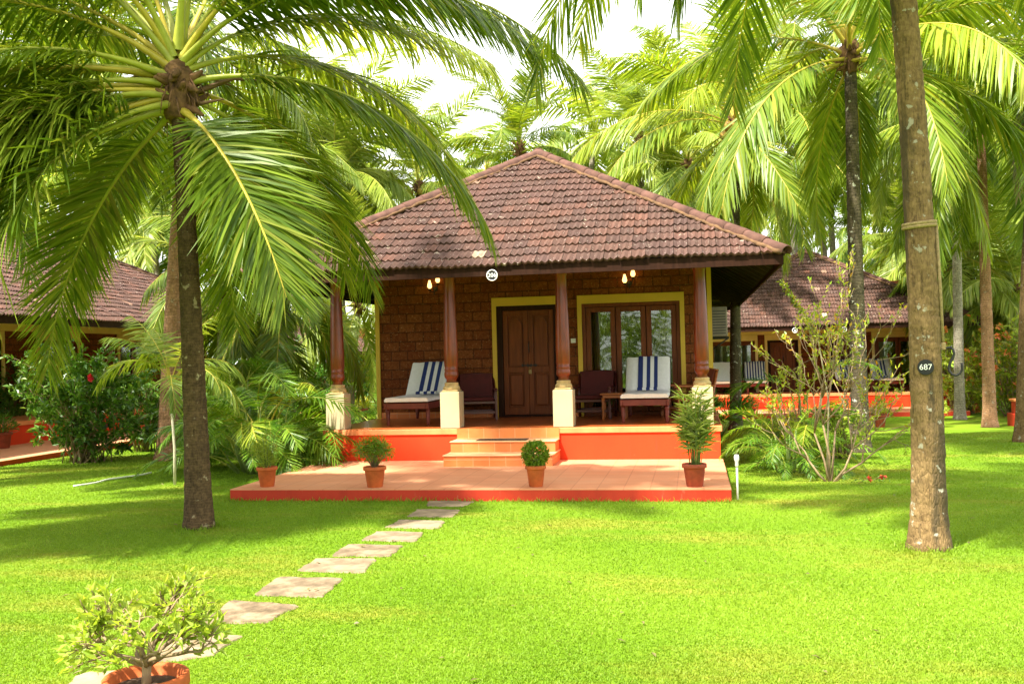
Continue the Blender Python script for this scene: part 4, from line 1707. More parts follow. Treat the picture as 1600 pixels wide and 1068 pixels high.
for px, py, lab in ((1242, 516, 'small white disc plate under the far cottage eave above the door'), (1319, 514.5, 'small white disc plate under the far cottage eave beside the mottled trunk')):
    o = thing('number_plate', lab, 'number plate', tuple(yp(px, py, 18.32)))
    o.rotation_euler = (PI / 2, 0, 0)
    MB().lathe([(.085, 0), (.085, .008), (.075, .012), (.001, .012)], n=24, smooth=False, cap=False).build('plate', 'plate_black', o)
    MB().tube([(.075 * math.cos(a), .075 * math.sin(a), .012) for a in np.linspace(0, 2 * PI, 24, endpoint=False)], .012, 6, closed=True).build('rim', 'chalk_white', o)
    MB().lathe([(.03, .010), (.03, .014), (.001, .014)], n=14, smooth=False, cap=False).build('mark', 'chalk_white', o)

stripemat('stripe_wide', 8, -.37, .37)
stripemat('stripe_far', 3, -.12, .20)
fz = FB + .62
spots = [(1131, 19.45, 'white cushioned lounger on the far veranda nearest the corner pillar of cottage 206', None, 0), (1184, 19.5, 'lounger under a blue striped towel on the far veranda left of the shrub', 'stripe_wide', 0),
         (1350, 19.5, 'lounger with striped towel half hidden by the mottled palm trunk', 'stripe_far', .35), (1397, 19.5, 'lounger with narrow striped towel beside the numbered tan trunk', 'stripe_far', .12)]
for px, Y, lab, tw_, rz in spots:
    p = yp(px, 600, Y)
    lounger(lab, p.x, Y, fz, rz, .72, ang=62)
    if tw_:
        t0, t1 = (-.34, .34) if tw_ == 'stripe_wide' else (-.14, .2)
        towel({'stripe_wide': 'white towel with many broad blue stripes covering a far lounger'}.get(tw_, 'narrow striped towel on the lounger half hidden by the mottled trunk' if px == 1350 else 'narrow striped towel on the lounger beside the numbered trunk'), p.x, Y, fz, rz, t0, t1, tw_, ang=62)
lounger('white lounger glimpsed behind the big dark shrub on the left cottage veranda', -11.75, 8.6, .57, PI / 2, .72)
st = thing('side_table', 'small red wooden table between the two loungers of the far veranda', 'table', tuple(yp(1160, 610, 20.3).xy) + (fz,))
MB().box(-.2, .2, -.2, .2, .40, .43, 0, .006).build('table_top', 'wood_red', st)
for sx in (-.16, .16):
    for sy in (-.16, .16):
        MB().box(sx - .018, sx + .018, sy - .018, sy + .018, 0, .40).build('leg', 'wood_red', st)

# ------------------------------------------------------------------ stepping stones
quads = [((671, 780), (741, 781), (722, 789), (668, 788)), ((652, 793), (719, 794), (704, 805), (638, 804)), ((626, 809), (695, 811), (683, 823), (604, 821)),
         ((589, 827), (662, 829), (645, 843), (566, 841)), ((546, 847), (630, 849), (607, 866), (517, 865)), ((496, 869), (589, 870), (566, 891), (466, 888)),
         ((434, 898), (536, 900), (499, 929), (399, 925)), ((360, 934), (466, 942), (415, 968), (318, 969)), ((280, 988), (378, 989), (330, 1020), (228, 1032)),
         ((135, 1045), (240, 1044), (196, 1084), (70, 1084)), ((20, 1100), (150, 1100), (90, 1170), (-60, 1170))]
names = ['nearest the red terrace edge', 'second out from the terrace edge', 'third out from the terrace edge', 'fourth out from the terrace edge', 'midway along the path, fifth from the terrace',
         'sixth from the terrace, half way to the big pot', 'wide pale one, seventh from the terrace', 'large pale one just behind the leafy pot plant', 'seen through the branches of the pot plant', 'left of the terracotta rim at the frame edge', 'closest to the viewer below the frame']
STONES = []
for q, nm in zip(quads[:10], names):
    c = [gp(*p, .02) for p in q]
    ctr = sum((Vector(p) for p in c), Vector()) / 4
    c = [ctr + (p - ctr) * 1.06 for p in c]
    poly = []
    g = random.Random(hash(nm) % 999 if False else len(nm))
    for i in range(4):
        a, e = c[i], c[(i + 1) % 4]
        for t in np.linspace(.06, .94, 6):
            p = a.lerp(e, t)
            p = p + (p - ctr).normalized() * g.uniform(-.018, .012)
            poly.append((p.x - ctr.x, p.y - ctr.y))
    ar = sum(poly[i][0] * poly[(i + 1) % len(poly)][1] - poly[(i + 1) % len(poly)][0] * poly[i][1] for i in range(len(poly)))
    if ar < 0:
        poly.reverse()
    b = MB()
    n = len(poly)
    inn = [(x * .965, y * .965) for x, y in poly]
    vs = [(x, y, -.05) for x, y in poly] + [(x, y, .003) for x, y in poly] + [(x, y, .010 + g.uniform(-.003, .003)) for x, y in inn]
    fs = [tuple(range(2 * n, 3 * n))] + [(k * n + i, k * n + (i + 1) % n, (k + 1) * n + (i + 1) % n, (k + 1) * n + i) for k in range(2) for i in range(n)]
    b.add(vs, fs)
    o = b.build('stepping_stone', 'flagstone', None, (ctr.x, ctr.y, 0))
    tag(o, 'flat stepping stone, ' + nm, 'stepping stone', 'stepping stones across the lawn')
    STONES.append([(x + ctr.x, y + ctr.y) for x, y in poly])


# ------------------------------------------------------------------ pots
def pot(label, loc, r, h, mat='terracotta', plant=None, group='potted plants'):
    o = thing('potted_plant', label, 'potted plant', loc, 0, group)
    b = MB()
    b.lathe([(r * .66, 0), (r * .70, .01), (r * .9, h * .80), (r * .92, h * .82), (r * 1.03, h * .83), (r * 1.05, h * .86), (r * 1.04, h * .98), (r * 1.01, h), (r * .92, h), (r * .88, h * .96), (r * .85, h * .84), (.001, h * .84)], n=28, cap=False)
    p = b.build('pot', mat, o)
    MB().lathe([(r * .86, h * .85), (r * .5, h * .88), (.001, h * .89)], n=20, cap=False).build('soil', 'soil', o)
    return o


def pot_leaves(o, P, D, L, Wd, leaf, seed, fold=.2, name='foliage'):
    g = np.random.default_rng(seed)
    V, T = leaf_arrays(np.asarray(P), np.asarray(D), np.asarray(L), np.asarray(Wd), g, fold)
    return link(name, np_mesh(name, V, None, T, (leaf,), smooth=False), o)


g = np.random.default_rng(5)
# A: airy plant with thin upright stem
pa = pot('terracotta pot with an airy slender plant at the left end of the terrace', (-2.63, -2.86, Z0), .125, .245)
b = MB()
P, D, L_, W_ = [], [], [], []
for i in range(9):
    a = g.uniform(0, 6.28)
    hh = g.uniform(.25, .5) if i else .72
    x, y = (.05 * math.cos(a), .05 * math.sin(a)) if i else (0, 0)
    e = np.array([x * 2.6, y * 2.6, .2 + hh])
    pts = [np.array([x * .6, y * .6, .2]) * (1 - t) + e * t for t in np.linspace(0, 1, 6)]
    b.tube(pts, [.006, .005, .005, .004, .003, .002], 5)
    for k in range(42 if i else 60):
        t = g.uniform(.12, 1)
        q = pts[0] * (1 - t) + e * t
        P.append(q)
        D.append(np.array([g.normal(), g.normal(), .5 + g.normal() * .4]))
        L_.append(g.uniform(.06, .14))
        W_.append(.012)
b.build('stems', 'twig_green', pa)
pot_leaves(pa, P, D, L_, W_, 'shrub_lime', 3)
# B: feathery bush
pb = pot('terracotta pot with a feathery green bush on the terrace left of the stair', (-1.21, -2.92, Z0), .135, .25)
b = MB()
P, D, L_, W_ = [], [], [], []
for i in range(46):
    a = g.uniform(0, 6.28)
    el = g.uniform(.1, 1.4)
    rr = g.uniform(.12, .27)
    c = np.array([0, 0, .34]) + rr * np.array([math.cos(a) * math.cos(el) * .9, math.sin(a) * math.cos(el) * .9, math.sin(el) * 1.0])
    b.tube([(0, 0, .2), tuple(np.array([0, 0, .27]) * .5 + c * .5), tuple(c)], [.006, .004, .002], 4)
    for k in range(46):
        v = g.normal(0, 1, 3)
        P.append(c + v * .026)
        D.append(v + np.array([0, 0, .1]))
        L_.append(g.uniform(.03, .05))
        W_.append(.012)
b.build('stems', 'twig', pb)
pot_leaves(pb, P, D, L_, W_, 'leaf_feather', 4)
# C: clipped ball
pc = pot('terracotta pot with a clipped round ball shrub in front of the stair', (.76, -2.89, Z0), .118, .25)
n = 1700
v = nrm(g.normal(0, 1, (n, 3)))
rr = .145 * (1 - .4 * g.random(n) ** 2) * (1 + .06 * g.normal(0, 1, n))
b = MB()
b.tube([(0, 0, .2), (0, 0, .3)], .012, 6)
for i in range(24):
    d = nrm(g.normal(0, 1, 3))
    b.tube([(0, 0, .30), tuple(np.array([0, 0, .375]) + d * .12)], [.006, .002], 4)
b.build('stems', 'twig', pc)
pot_leaves(pc, np.array([0, 0, .375]) + v * rr[:, None], v + g.normal(0, .6, (n, 3)), g.uniform(.03, .05, n), g.uniform(.018, .028, n), 'leaf_feather', 5)
# D: striped bamboo-like plant
pd_ = pot('dark red pot with a tall striped leaf plant at the right end of the terrace', (2.60, -3.0 + .1, Z0), .135, .26, 'terracotta_dark')
b = MB()
P, D, L_, W_ = [], [], [], []
for i in range(22):
    a = g.uniform(0, 6.28)
    hh = g.uniform(.45, .88)
    x, y = .065 * math.cos(a) * g.random() ** .5, .065 * math.sin(a) * g.random() ** .5
    e = np.array([x * 2.4, y * 2.4, .2 + hh])
    pts = [np.array([x, y, .2]) * (1 - t) + e * t for t in np.linspace(0, 1, 5)]
    b.tube(pts, .0055, 5)
    for k in range(34):
        t = g.uniform(.25, 1) ** .7
        P.append(pts[0] * (1 - t) + e * t)
        aa = g.uniform(0, 6.28)
        D.append(np.array([math.cos(aa), math.sin(aa), g.uniform(-.1, 1.0)]))
        L_.append(g.uniform(.12, .24))
        W_.append(g.uniform(.018, .03))
b.build('stems', 'twig_green', pd_)
pot_leaves(pd_, P, D, L_, W_, 'leaf_variegated', 6)

# nearest: big shallow pot with a bushy little tree
def branching(o, g, starts, r, depth, leafmat_, leaf_n, ll, lw, wood, spread=(1.18, 1.18, .8), rise=.10, jit=.55, decay=(.68, .95), extra=None):
    """twiggy plant grown by forking; leaves sit on the last two orders of twigs"""
    b = MB()
    if extra:
        b.tube(*extra)
    segs = []

    def grow(p, d, r_, l, lv):
        q = p + d * l
        bend = p + d * l * .5 + g.normal(0, .07 * l, 3)
        b.tube([p, bend, q], [r_, r_ * .85, r_ * .68], 5)
        segs.append((p, q, lv))
        if lv >= depth:
            return
        for i in range(3 if lv in (0, 1) and g.random() < .7 else 2):
            nd = d + g.normal(0, jit, 3)
            nd = nd * np.array(spread) + np.array([0, 0, rise])
            nd = nd / np.linalg.norm(nd)
            grow(q if g.random() < .7 else bend * .3 + q * .7, nd, r_ * .66, l * g.uniform(*decay), lv + 1)

    for p, d, l in starts:
        grow(np.array(p), np.array(d) / np.linalg.norm(d), r, l, 0)
    b.build('branches', wood, o)
    P, D, L_, W_ = [], [], [], []
    for p, q, lv in segs:
        k0 = leaf_n.get(lv, 0)
        k0 = int(k0) + (g.random() < k0 % 1)
        for k in range(k0):
            t = g.uniform(.3, 1.05)
            P.append(p * (1 - t) + q * t)
            D.append((q - p) / np.linalg.norm(q - p) * .9 + g.normal(0, .55, 3) + np.array([0, 0, .25]))
            z = g.uniform(.65, 1.2)
            L_.append(ll * z)
            W_.append(lw * z)
    V, T = leaf_arrays(np.array(P), np.array(D), np.array(L_), np.array(W_), g)
    link('foliage', np_mesh('foliage', V, None, T, (leafmat_,), smooth=False), o)


big = gp(228, 1053, .335)
pf = pot('wide terracotta pot with a branching small leaved bush, nearest the viewer on the lawn', (big.x, big.y, 0), .175, .335, 'terracotta')
stt = []
for i, (az, el, l) in enumerate([(3.0, .22, .16), (2.6, .6, .14), (.15, .35, .15), (.6, .8, .13), (-.5, .5, .12), (3.6, .5, .13), (1.5, .9, .12), (-1.2, .6, .11), (1.0, 1.3, .15), (2.2, 1.2, .14)]):
    stt.append(((.004, 0, .37), (math.cos(az) * math.cos(el), math.sin(az) * math.cos(el), math.sin(el)), l))
branching(pf, np.random.default_rng(52), stt, .0125, 4, 'shrub_lime', {2: .7, 3: 2.0, 4: 3.2}, .052, .023, 'twig', spread=(1.1, 1.1, .95), rise=.2, jit=.5, decay=(.62, .86), extra=([(0, 0, .26), (.0, .004, .33), (.006, .0, .385)], [.026, .02, .021], 8))

# far pots
for (px, py, lab, lf, m_) in ((1375, 667, 'rusty pot with a yellow green plant on the lawn before the far terrace', 'leaf_yellow', 'terracotta_dark'), (1466, 667, 'small pot with a lime green plant just past the numbered trunk', 'shrub_lime', 'terracotta'),
                              (1172, 655, 'dark pot with a low green plant beside the far terrace', 'shrub_mid', 'terracotta_dark'), (567, 655, 'dark pot with leafy plant glimpsed behind the veranda beside the first pillar', 'leaf_yellow', 'terracotta_dark'), (5, 700, 'dark brown pot at the left frame edge on the red terrace', 'shrub_mid', 'terracotta_dark')):
    p = gp(px, py, .09 if px == 5 else None)
    o = pot(lab, tuple(p), .17, .32, m_)
    n = 420
    v = nrm(g.normal(0, 1, (n, 3)))
    v[:, 2] = np.abs(v[:, 2])
    bb = MB()
    for i in range(14):
        bb.tube([(0, 0, .26), tuple(np.array([0, 0, .32]) + v[i] * .3)], [.009, .004], 4)
    bb.build('stems', 'twig', o)
    pot_leaves(o, np.array([0, 0, .36]) + v * (.28 * g.random(n) ** .5)[:, None] * np.array([1, 1, 1.2]), v + g.normal(0, .5, (n, 3)), g.uniform(.05, .1, n), g.uniform(.02, .04, n), lf, 9)

# white stake at the terrace corner
p = gp(1143, 782)
o = thing('garden_stake', 'short white pole with a knobbed white head at the right terrace corner', 'garden stake', (3.07, -3.02, 0))
MB().tube([(0, 0, -.05), (0, 0, .38)], .012, 8).build('pole', 'plastic_white', o)
MB().lathe([(.014, .37), (.02, .39), (.018, .43), (.028, .45), (.028, .49), (.02, .51), (.001, .512)], n=12).build('head', 'plastic_white', o)

# hose left lying in the grass
h1, h2 = gp(115, 762), gp(232, 741)
b = MB()
b.tube([h1.lerp(h2, t) + Vector((.06 * math.sin(t * 9), .05 * math.sin(t * 7), .028)) for t in np.linspace(0, 1, 16)], .014, 6)
tag(b.build('garden_hose', 'hose'), 'pale garden hose lying on the grass left of the dark leaning palm', 'hose')

# ------------------------------------------------------------------ palms
CR = Vector((math.cos(YAW), math.sin(YAW), 0))


def AZ(deg):
    """azimuth measured from the direction that runs to the right across the lawn, 90 = away from the lawn's front edge"""
    return math.radians(deg) + YAW


# dark leaning palm in front, its fronds laid one by one
base = gp(311, 824)
T0 = dp(279, 150, 10.05)
pf1 = thing('coconut_palm', 'dark barked leaning coconut palm with a low spreading crown, beside the stepping stones', 'palm tree', tuple(base))
topl = T0 - base
trunk(pf1, (0, 0, 0), (-.05, .05, topl.z * .55), topl, .138, .086, 'bark_dark', seed=3, flare=.22)
sheath(pf1, topl + Vector((0, 0, .1)), .145, n=22, seed=4)
HERO = [  # azimuth, a0, a1, length, leaf length, roll, leaf material
    (4, 50, -52, 4.7, .80, .0, 'frond'), (-3, 12, -68, 3.8, .78, .1, 'frond'), (-50, -28, -80, 2.55, .9, .2, 'frond'), (-34, -36, -84, 1.9, .85, .3, 'frond'),
    (186, 16, -52, 4.3, .9, -.1, 'frond'), (198, 6, -70, 4.3, .9, .2, 'frond'), (208, -6, -76, 4.2, .9, .1, 'frond'), (192, -16, -72, 4.3, 1.0, .1, 'frond'), (202, 10, -60, 5.2, .95, .1, 'frond'),
    (222, 16, -84, 4.9, 1.05, .0, 'frond'), (228, 0, -84, 3.6, 1.1, .1, 'frond'), (224, 2, -84, 3.8, 1.1, .0, 'frond'), (234, -14, -84, 3.7, 1.1, .1, 'frond'), (214, -10, -82, 3.6, 1.1, -.1, 'frond'), (214, -14, -84, 3.9, 1.0, .1, 'frond'), (176, 58, -42, 4.8, .9, .1, 'frond'), (160, 40, -55, 4.5, .85, .1, 'frond'), (172, 4, -64, 4.4, .9, .0, 'frond'),
    (30, -14, -72, 2.8, .8, .25, 'frond'), (33, 28, -60, 4.0, .8, .1, 'frond'), (60, 8, -70, 3.8, .8, .0, 'frond'), (95, -10, -75, 3.4, .8, .0, 'frond'),
    (130, 5, -65, 4.0, .8, .0, 'frond'), (80, 66, 0, 4.2, .8, .1, 'frond_pale'), (140, 74, 10, 4.0, .8, .1, 'frond_pale'), (-16, 62, -10, 4.6, .8, -.1, 'frond_pale'),
    (228, 60, -20, 4.4, .85, .1, 'frond_pale'), (150, -25, -80, 3.4, .8, .0, 'frond'), (-30, 80, 35, 3.8, .8, .0, 'frond_pale'), (196, 80, 30, 3.8, .8, .0, 'frond_pale'),
    (24, 44, -30, 3.6, .8, .15, 'frond_pale'), (-12, 42, -46, 4.0, .8, .05, 'frond'), (205, 38, -56, 4.7, .9, .0, 'frond'), (216, 56, -40, 4.9, .9, .1, 'frond'), (236, 66, -20, 4.6, .85, .0, 'frond'), (186, 44, -52, 4.9, .9, .0, 'frond'), (219, 4, -80, 4.3, 1.1, .1, 'frond'), (300, 72, -5, 4.2, .8, .0, 'frond'), (345, 54, -36, 4.3, .8, .1, 'frond'), (8, -30, -80, 2.0, .8, .2, 'frond')]
for i, (az, a0, a1, L, ll, ro, lf) in enumerate(HERO):
    me = frond_mesh(L, a0, a1, lf, 'rachis_gold' if i % 3 == 2 else 'rachis', n=172, ll=ll * 1.10, lw=.033, droop=.4, gap=.03, hang=.06 if a0 > 60 else (.08 if a0 < -5 else .34), seed=200 + i, segs=3, vee=28, start=.15, rr=.030, p=1.0 if i % 2 else .9, curl=random.uniform(-.15, .15))
    put_frond(me, pf1, topl + Vector((.06 * math.cos(AZ(az)), .06 * math.sin(AZ(az)), .04 + .42 * math.sin(math.radians(a0)) + random.uniform(-.06, .06))), AZ(az), ro)
bb = MB()
for az, ln, dz in ((12, 1.1, .25), (35, .55, .3), (-12, .5, -.12), (165, .7, .35)):
    d = Vector((math.cos(AZ(az)), math.sin(AZ(az)), 0))
    bb.tube([topl + d * .06, topl + d * ln * .5 + Vector((0, 0, dz * .8)), topl + d * ln + Vector((0, 0, dz * .6))], [.035, .022, .008], 6)
bb.build('dead_stalk', 'petiole_dead', pf1)

# tan palm on the right with rope, hook and number disc; crown above the frame
base = gp(1452, 856)
pr1 = thing('coconut_palm', 'tan barked coconut palm trunk carrying a black 687 disc and a rope ring', 'palm tree', tuple(base))
q0 = dp(1399, 0, 8.15) - base
mid = dp(1437, 520, 8.18) - base
top = Vector((q0.x - .06, q0.y + .05, 6.75))
ctl = Vector((mid.x * 1.05, mid.y, 2.9))
trunk(pr1, (0, 0, 0), (ctl.x + .10, ctl.y, 2.95), top, .142, .095, 'bark_tan', seed=6, sides=24, flare=.34, ringp=.07)
sheath(pr1, top, .13, seed=8)
RH = [(175, -12, -84, 3.3, .2), (183, 16, -62, 3.5, .0), (165, -20, -86, 3.0, .1), (210, 0, -84, 3.3, .1), (20, 14, -78, 4.6, .0), (8, -6, -82, 4.3, .1), (-14, 12, -76, 4.6, .0), (40, 10, -78, 4.5, 0), (70, 20, -70, 4.5, 0),
      (100, 5, -78, 4.4, 0), (130, 20, -70, 4.5, 0), (150, 2, -80, 4.5, .1), (222, 20, -78, 3.6, .1), (240, 0, -80, 3.6, 0), (265, 20, -70, 4.2, 0), (300, 8, -78, 4.2, 0), (330, 24, -68, 4.2, .1), (60, 62, 0, 4.2, 0), (170, 70, 10, 3.6, 0), (300, 66, 5, 4.0, 0)]
for i, (az, a0, a1, L, ro) in enumerate(RH):
    me = frond_mesh(L, a0, a1, 'frond', 'rachis_gold', n=108, ll=.95, lw=.040, droop=.4, hang=.3, seed=300 + i, segs=3, vee=28)
    put_frond(me, pr1, top + Vector((0, 0, .15)), AZ(az), ro)


def trunk_at(z):
    b0, c0, t0 = Vector((0, 0, 0)), Vector((ctl.x + .10, ctl.y, 2.95)), top
    lo, hi = 0.0, 1.0
    for _ in range(40):
        t = (lo + hi) / 2
        zz = 2 * c0.z * t * (1 - t) + t0.z * t * t
        if zz < z:
            lo = t
        else:
            hi = t
    p = b0 * (1 - t) ** 2 + c0 * 2 * t * (1 - t) + t0 * t * t
    r = .142 + (.095 - .142) * min(1, t * 1.15) ** .8
    return base + p, r


c1, r1 = trunk_at(yp(1425, 355, base.y).z)
tocam = (EYE - c1)
tocam.z = 0
tocam.normalize()
side = Vector((-tocam.y, tocam.x, 0))      # to the right seen from the lawn's front
rp = MB()
for k in range(2):
    rp.tube([c1 + Vector((math.cos(a) * (r1 + .010), math.sin(a) * (r1 + .010), .012 * math.sin(a + 1) + k * .026)) for a in np.linspace(0, 2 * PI, 30, endpoint=False)], .016, 6, closed=True)
hk = yp(1460, 556, base.y)
rs = c1 + side * (r1 + .012)
c2, r2 = trunk_at(hk.z + .05)
re_ = c2 + side * (r2 + .014)
rp.tube([rs, rs.lerp(re_, .5) + side * .004, re_], .015, 6)
for k in range(4):
    rp.tube([re_ + Vector((math.cos(a) * .018, math.sin(a) * .018, .05 - k * .014)) for a in np.linspace(0, 2 * PI, 10, endpoint=False)], .009, 5, closed=True)
tag(rp.build('rope', 'rope'), 'twisted rope tied round the tan palm trunk with its end hanging down', 'rope')
hkb = MB()
pts = []
o0 = re_ + side * .02 - Vector((0, 0, .005))
for a in np.linspace(150, -90, 12):
    pts.append(o0 + side * (.035 * math.cos(math.radians(a)) + .012) + Vector((0, 0, -.03 + .035 * math.sin(math.radians(a)))) )
pts = [o0 + side * x + Vector((0, 0, z)) for x, z in [(-.005, .0), (.01, .022), (.035, .024), (.056, .005), (.062, -.03), (.05, -.07), (.032, -.10), (.018, -.135), (.02, -.17), (.04, -.198), (.07, -.208), (.10, -.195), (.117, -.165), (.118, -.125), (.115, -.105)]]
hkb.tube(pts, .0105, 8)
tag(hkb.build('hook', 'iron'), 'black iron S hook hanging from the rope end at the tan palm trunk', 'hook')
cn, rn = trunk_at(yp(1440, 573, base.y).z)
dsk = disc_sign('number_plate', 'hand painted black disc reading 687 nailed to the tan palm trunk', tuple(cn + tocam * (rn + .004)), .064, '687', ring=None, tsize=1.02, rz=math.atan2(tocam.x, -tocam.y))


def palm(label, px, py, tx, ty, key, n=20, bark='bark_mottled', rb=.16, rt=.105, sca=1.0, seed=0, low=0.0, nuts=0, dd=0.0, group=None, bend=0.0, flare=.35, side=None, far=None):
    """a palm standing on the ground seen at (px, py), its crown at (tx, ty)"""
    b0 = gp(px, py)
    if far:
        b0 = dp(px, ty, far)
        b0.z = gz(b0.x, b0.y)
    d = (b0 - EYE).dot(FW) + dd
    t = dp(tx, ty, d) - b0
    o = thing('coconut_palm', label, 'palm tree', tuple(b0), 0, group)
    trunk(o, (0, 0, 0), (t.x * .35 + bend, t.y * .35, t.z * .5), t, rb, rt, bark, seed=seed, flare=flare, sides=12)
    sheath(o, t, rt * 1.25, seed=seed)
    crown(o, t, key, n, sca, seed, low)
    if nuts:
        coconuts(o, t, nuts, seed, side=side)
    return o


palm('tall palm with lichen mottled trunk standing behind the leggy shrub, crown of golden drooping fronds', 1345, 706, 1328, 84, 'gold', 24, 'bark_mottled', .155, .10, 1.0, 21, -0.7)
palm('palm with a coconut cluster, its trunk rising just past the right eave of cottage 206', 1150, 672, 1150, 196, 'gold', 24, 'bark_mottled', .16, .105, 1.05, 22, .4, nuts=9, side=AZ(-100))
palm('palm with orange banded trunk on the far lawn in front of the flowering shrubs', 1547, 667, 1532, 182, 'near', 24, 'bark_orange', .17, .105, 1.0, 23, .5)
palm('palm with orange brown foot beside the slender young palm, crown above the dark leaning palm', 262, 718, 300, 60, 'near', 18, 'bark_orange', .19, .12, 1.0, 24, .2)
palm('grey straight palm trunk behind the first veranda pillar', 519, 646, 500, 265, 'pale', 20, 'bark_grey', .15, .10, 1.0, 25, .3)
palm('grey palm trunk past the right end of the far cottage roof', 1476, 640, 1487, 395, 'gold', 18, 'bark_grey', .18, .12, .8, 26, .6)
palm('thin grey palm trunk half hidden behind the tan numbered trunk', 1459, 644, 1440, 150, 'pale', 20, 'bark_grey', .15, .10, 1.0, 27, .4)
palm('upright young palm standing over the roof ridge of cottage 206', 800, 640, 812, 232, 'near', 15, 'bark_orange', .16, .11, .82, 28, -2.6)
palm('palm with coconuts showing over the left hip of the cottage roof', 640, 640, 655, 292, 'pale', 22, 'bark_grey', .16, .11, .9, 29, -.4, nuts=8)
palm('palm with arching pale fronds over the left house behind the areca clump', 400, 655, 430, 235, 'pale', 20, 'bark_grey', .16, .11, 1.05, 30, .3)
palm('palm leaning in over the roof of the left cottage at the frame edge', 40, 660, 60, 150, 'near', 20, 'bark_grey', .17, .11, 1.0, 31, .4, far=40)
palm('palm whose crown fills the gap right of the golden fronds at the frame edge', 1600, 690, 1625, 70, 'near', 22, 'bark_tan', .16, .11, 1.0, 33, .6)
palm('palm behind the coconut palm with pale fronds over the right hip of the roof', 1010, 640, 1000, 215, 'pale', 20, 'bark_grey', .16, .11, 1.0, 34, .3)
palm('tall palm between the golden palm and the coconut palm with high crown', 1235, 648, 1225, 60, 'gold', 20, 'bark_grey', .16, .11, 1.1, 35, .3, far=40)

# the grove behind: single-mesh crowns, each palm its own thing
palm('palm with broad hanging fronds filling the frame corner left of the dark leaning palm', -120, 760, -70, 40, 'near', 22, 'bark_grey', .16, .11, 1.05, 36, .6)
palm('palm with hanging fronds over the ridge of the left cottage', 150, 668, 165, 150, 'near', 22, 'bark_grey', .16, .11, 1.05, 37, .6, far=38)
palm('palm with pale fronds between the dark leaning palm and the left hip of the roof', 480, 652, 520, 280, 'pale', 24, 'bark_grey', .15, .10, 1.1, 38, .5)
palm('palm filling the gap between the golden palm and the tan trunk with high fronds', 1395, 652, 1405, 95, 'gold', 24, 'bark_grey', .15, .10, 1.1, 39, .6, far=40)
palm('palm with low hanging fronds over the ridge of the far cottage', 1290, 645, 1275, 215, 'gold', 24, 'bark_grey', .15, .10, 1.1, 40, .8, far=41)
palm('palm with dark fronds above the orange banded trunk at the frame corner', 1500, 655, 1490, 60, 'near', 24, 'bark_grey', .15, .10, 1.1, 41, .6)
palm('palm with long pale fronds over the right hip of cottage 206', 1085, 645, 1075, 255, 'pale', 24, 'bark_grey', .15, .10, 1.05, 42, .4)

palm('short palm with low yellow green crown behind the areca clumps', 430, 690, 452, 430, 'gold', 17, 'bark_grey', .15, .10, .85, 43, .9)
palm('short palm with drooping crown just left of the veranda behind the first pillar', 545, 662, 560, 470, 'pale', 16, 'bark_grey', .14, .10, .8, 44, .9)
palm('short young palm between the dark leaning trunk and the areca clumps', 345, 690, 350, 440, 'near', 16, 'bark_grey', .14, .10, .85, 45, .9)

palm('short bright palm with arching lime fronds behind the orange blossom shrubs', 1515, 640, 1512, 425, 'pale', 20, 'bark_grey', .15, .10, .95, 46, .6)
palm('short bright palm at the frame edge behind the blossom shrubs', 1585, 642, 1590, 455, 'pale', 18, 'bark_grey', .15, .10, .95, 48, .6)
palm('short pale palm showing between the far roof and the grey trunks', 1440, 640, 1432, 380, 'pale', 18, 'bark_grey', .15, .10, .95, 50, .3, far=38)

grove = [(235, 38, 335), (300, 40, 370), (95, 39, 340), (10, 38, 330), (1560, 40, 330), (1500, 48, 440), (1610, 44, 420), (455, 62, 300), (560, 48, 275), (330, 46, 250), (210, 42, 210), (110, 48, 190), (20, 55, 240), (720, 62, 300), (760, 50, 268), (870, 56, 285), (930, 44, 205), (1060, 50, 250), (1100, 40, 150), (1190, 58, 300), (1290, 44, 235), (1400, 46, 270), (1400, 60, 350), (1450, 40, 150), (1530, 55, 340), (1590, 50, 280), (1640, 42, 200), (-60, 44, 120), (520, 38, 330), (1330, 62, 360), (1225, 70, 345), (1575, 70, 390), (600, 70, 330), (390, 70, 330), (255, 66, 320), (970, 66, 300), (1700, 52, 260), (-140, 50, 220)]
gg = random.Random(77)
for i, (px, d, cy_px) in enumerate(grove):
    t = dp(px, cy_px, d)
    bx, by = t.x + gg.uniform(-.9, .9), t.y + gg.uniform(-.6, .6)
    if -4.6 < bx < 4.6 and by < 15:
        by = 16.5
    b0 = Vector((bx, by, gz(bx, by)))
    o = thing('coconut_palm', 'slender coconut palm in the pale grove behind the cottages', 'palm tree', tuple(b0), 0, 'coconut palms in the grove behind')
    tl = t - b0
    pts = [Vector((tl.x * k * k, tl.y * k * k, tl.z * k)) for k in np.linspace(0, 1, 9)]
    MB().tube([pts[0] - Vector((0, 0, .2))] + pts[1:], [.19, .165, .15, .145, .14, .135, .13, .125, .12], 9).build('trunk', 'bark_grey', o)
    c = link('crown', FAR[i % 4], o, tl)
    c.rotation_euler = (gg.uniform(-.1, .1), gg.uniform(-.1, .1), gg.uniform(0, 6.28))
    s = gg.uniform(.9, 1.15)
    c.scale = (s, s, s)

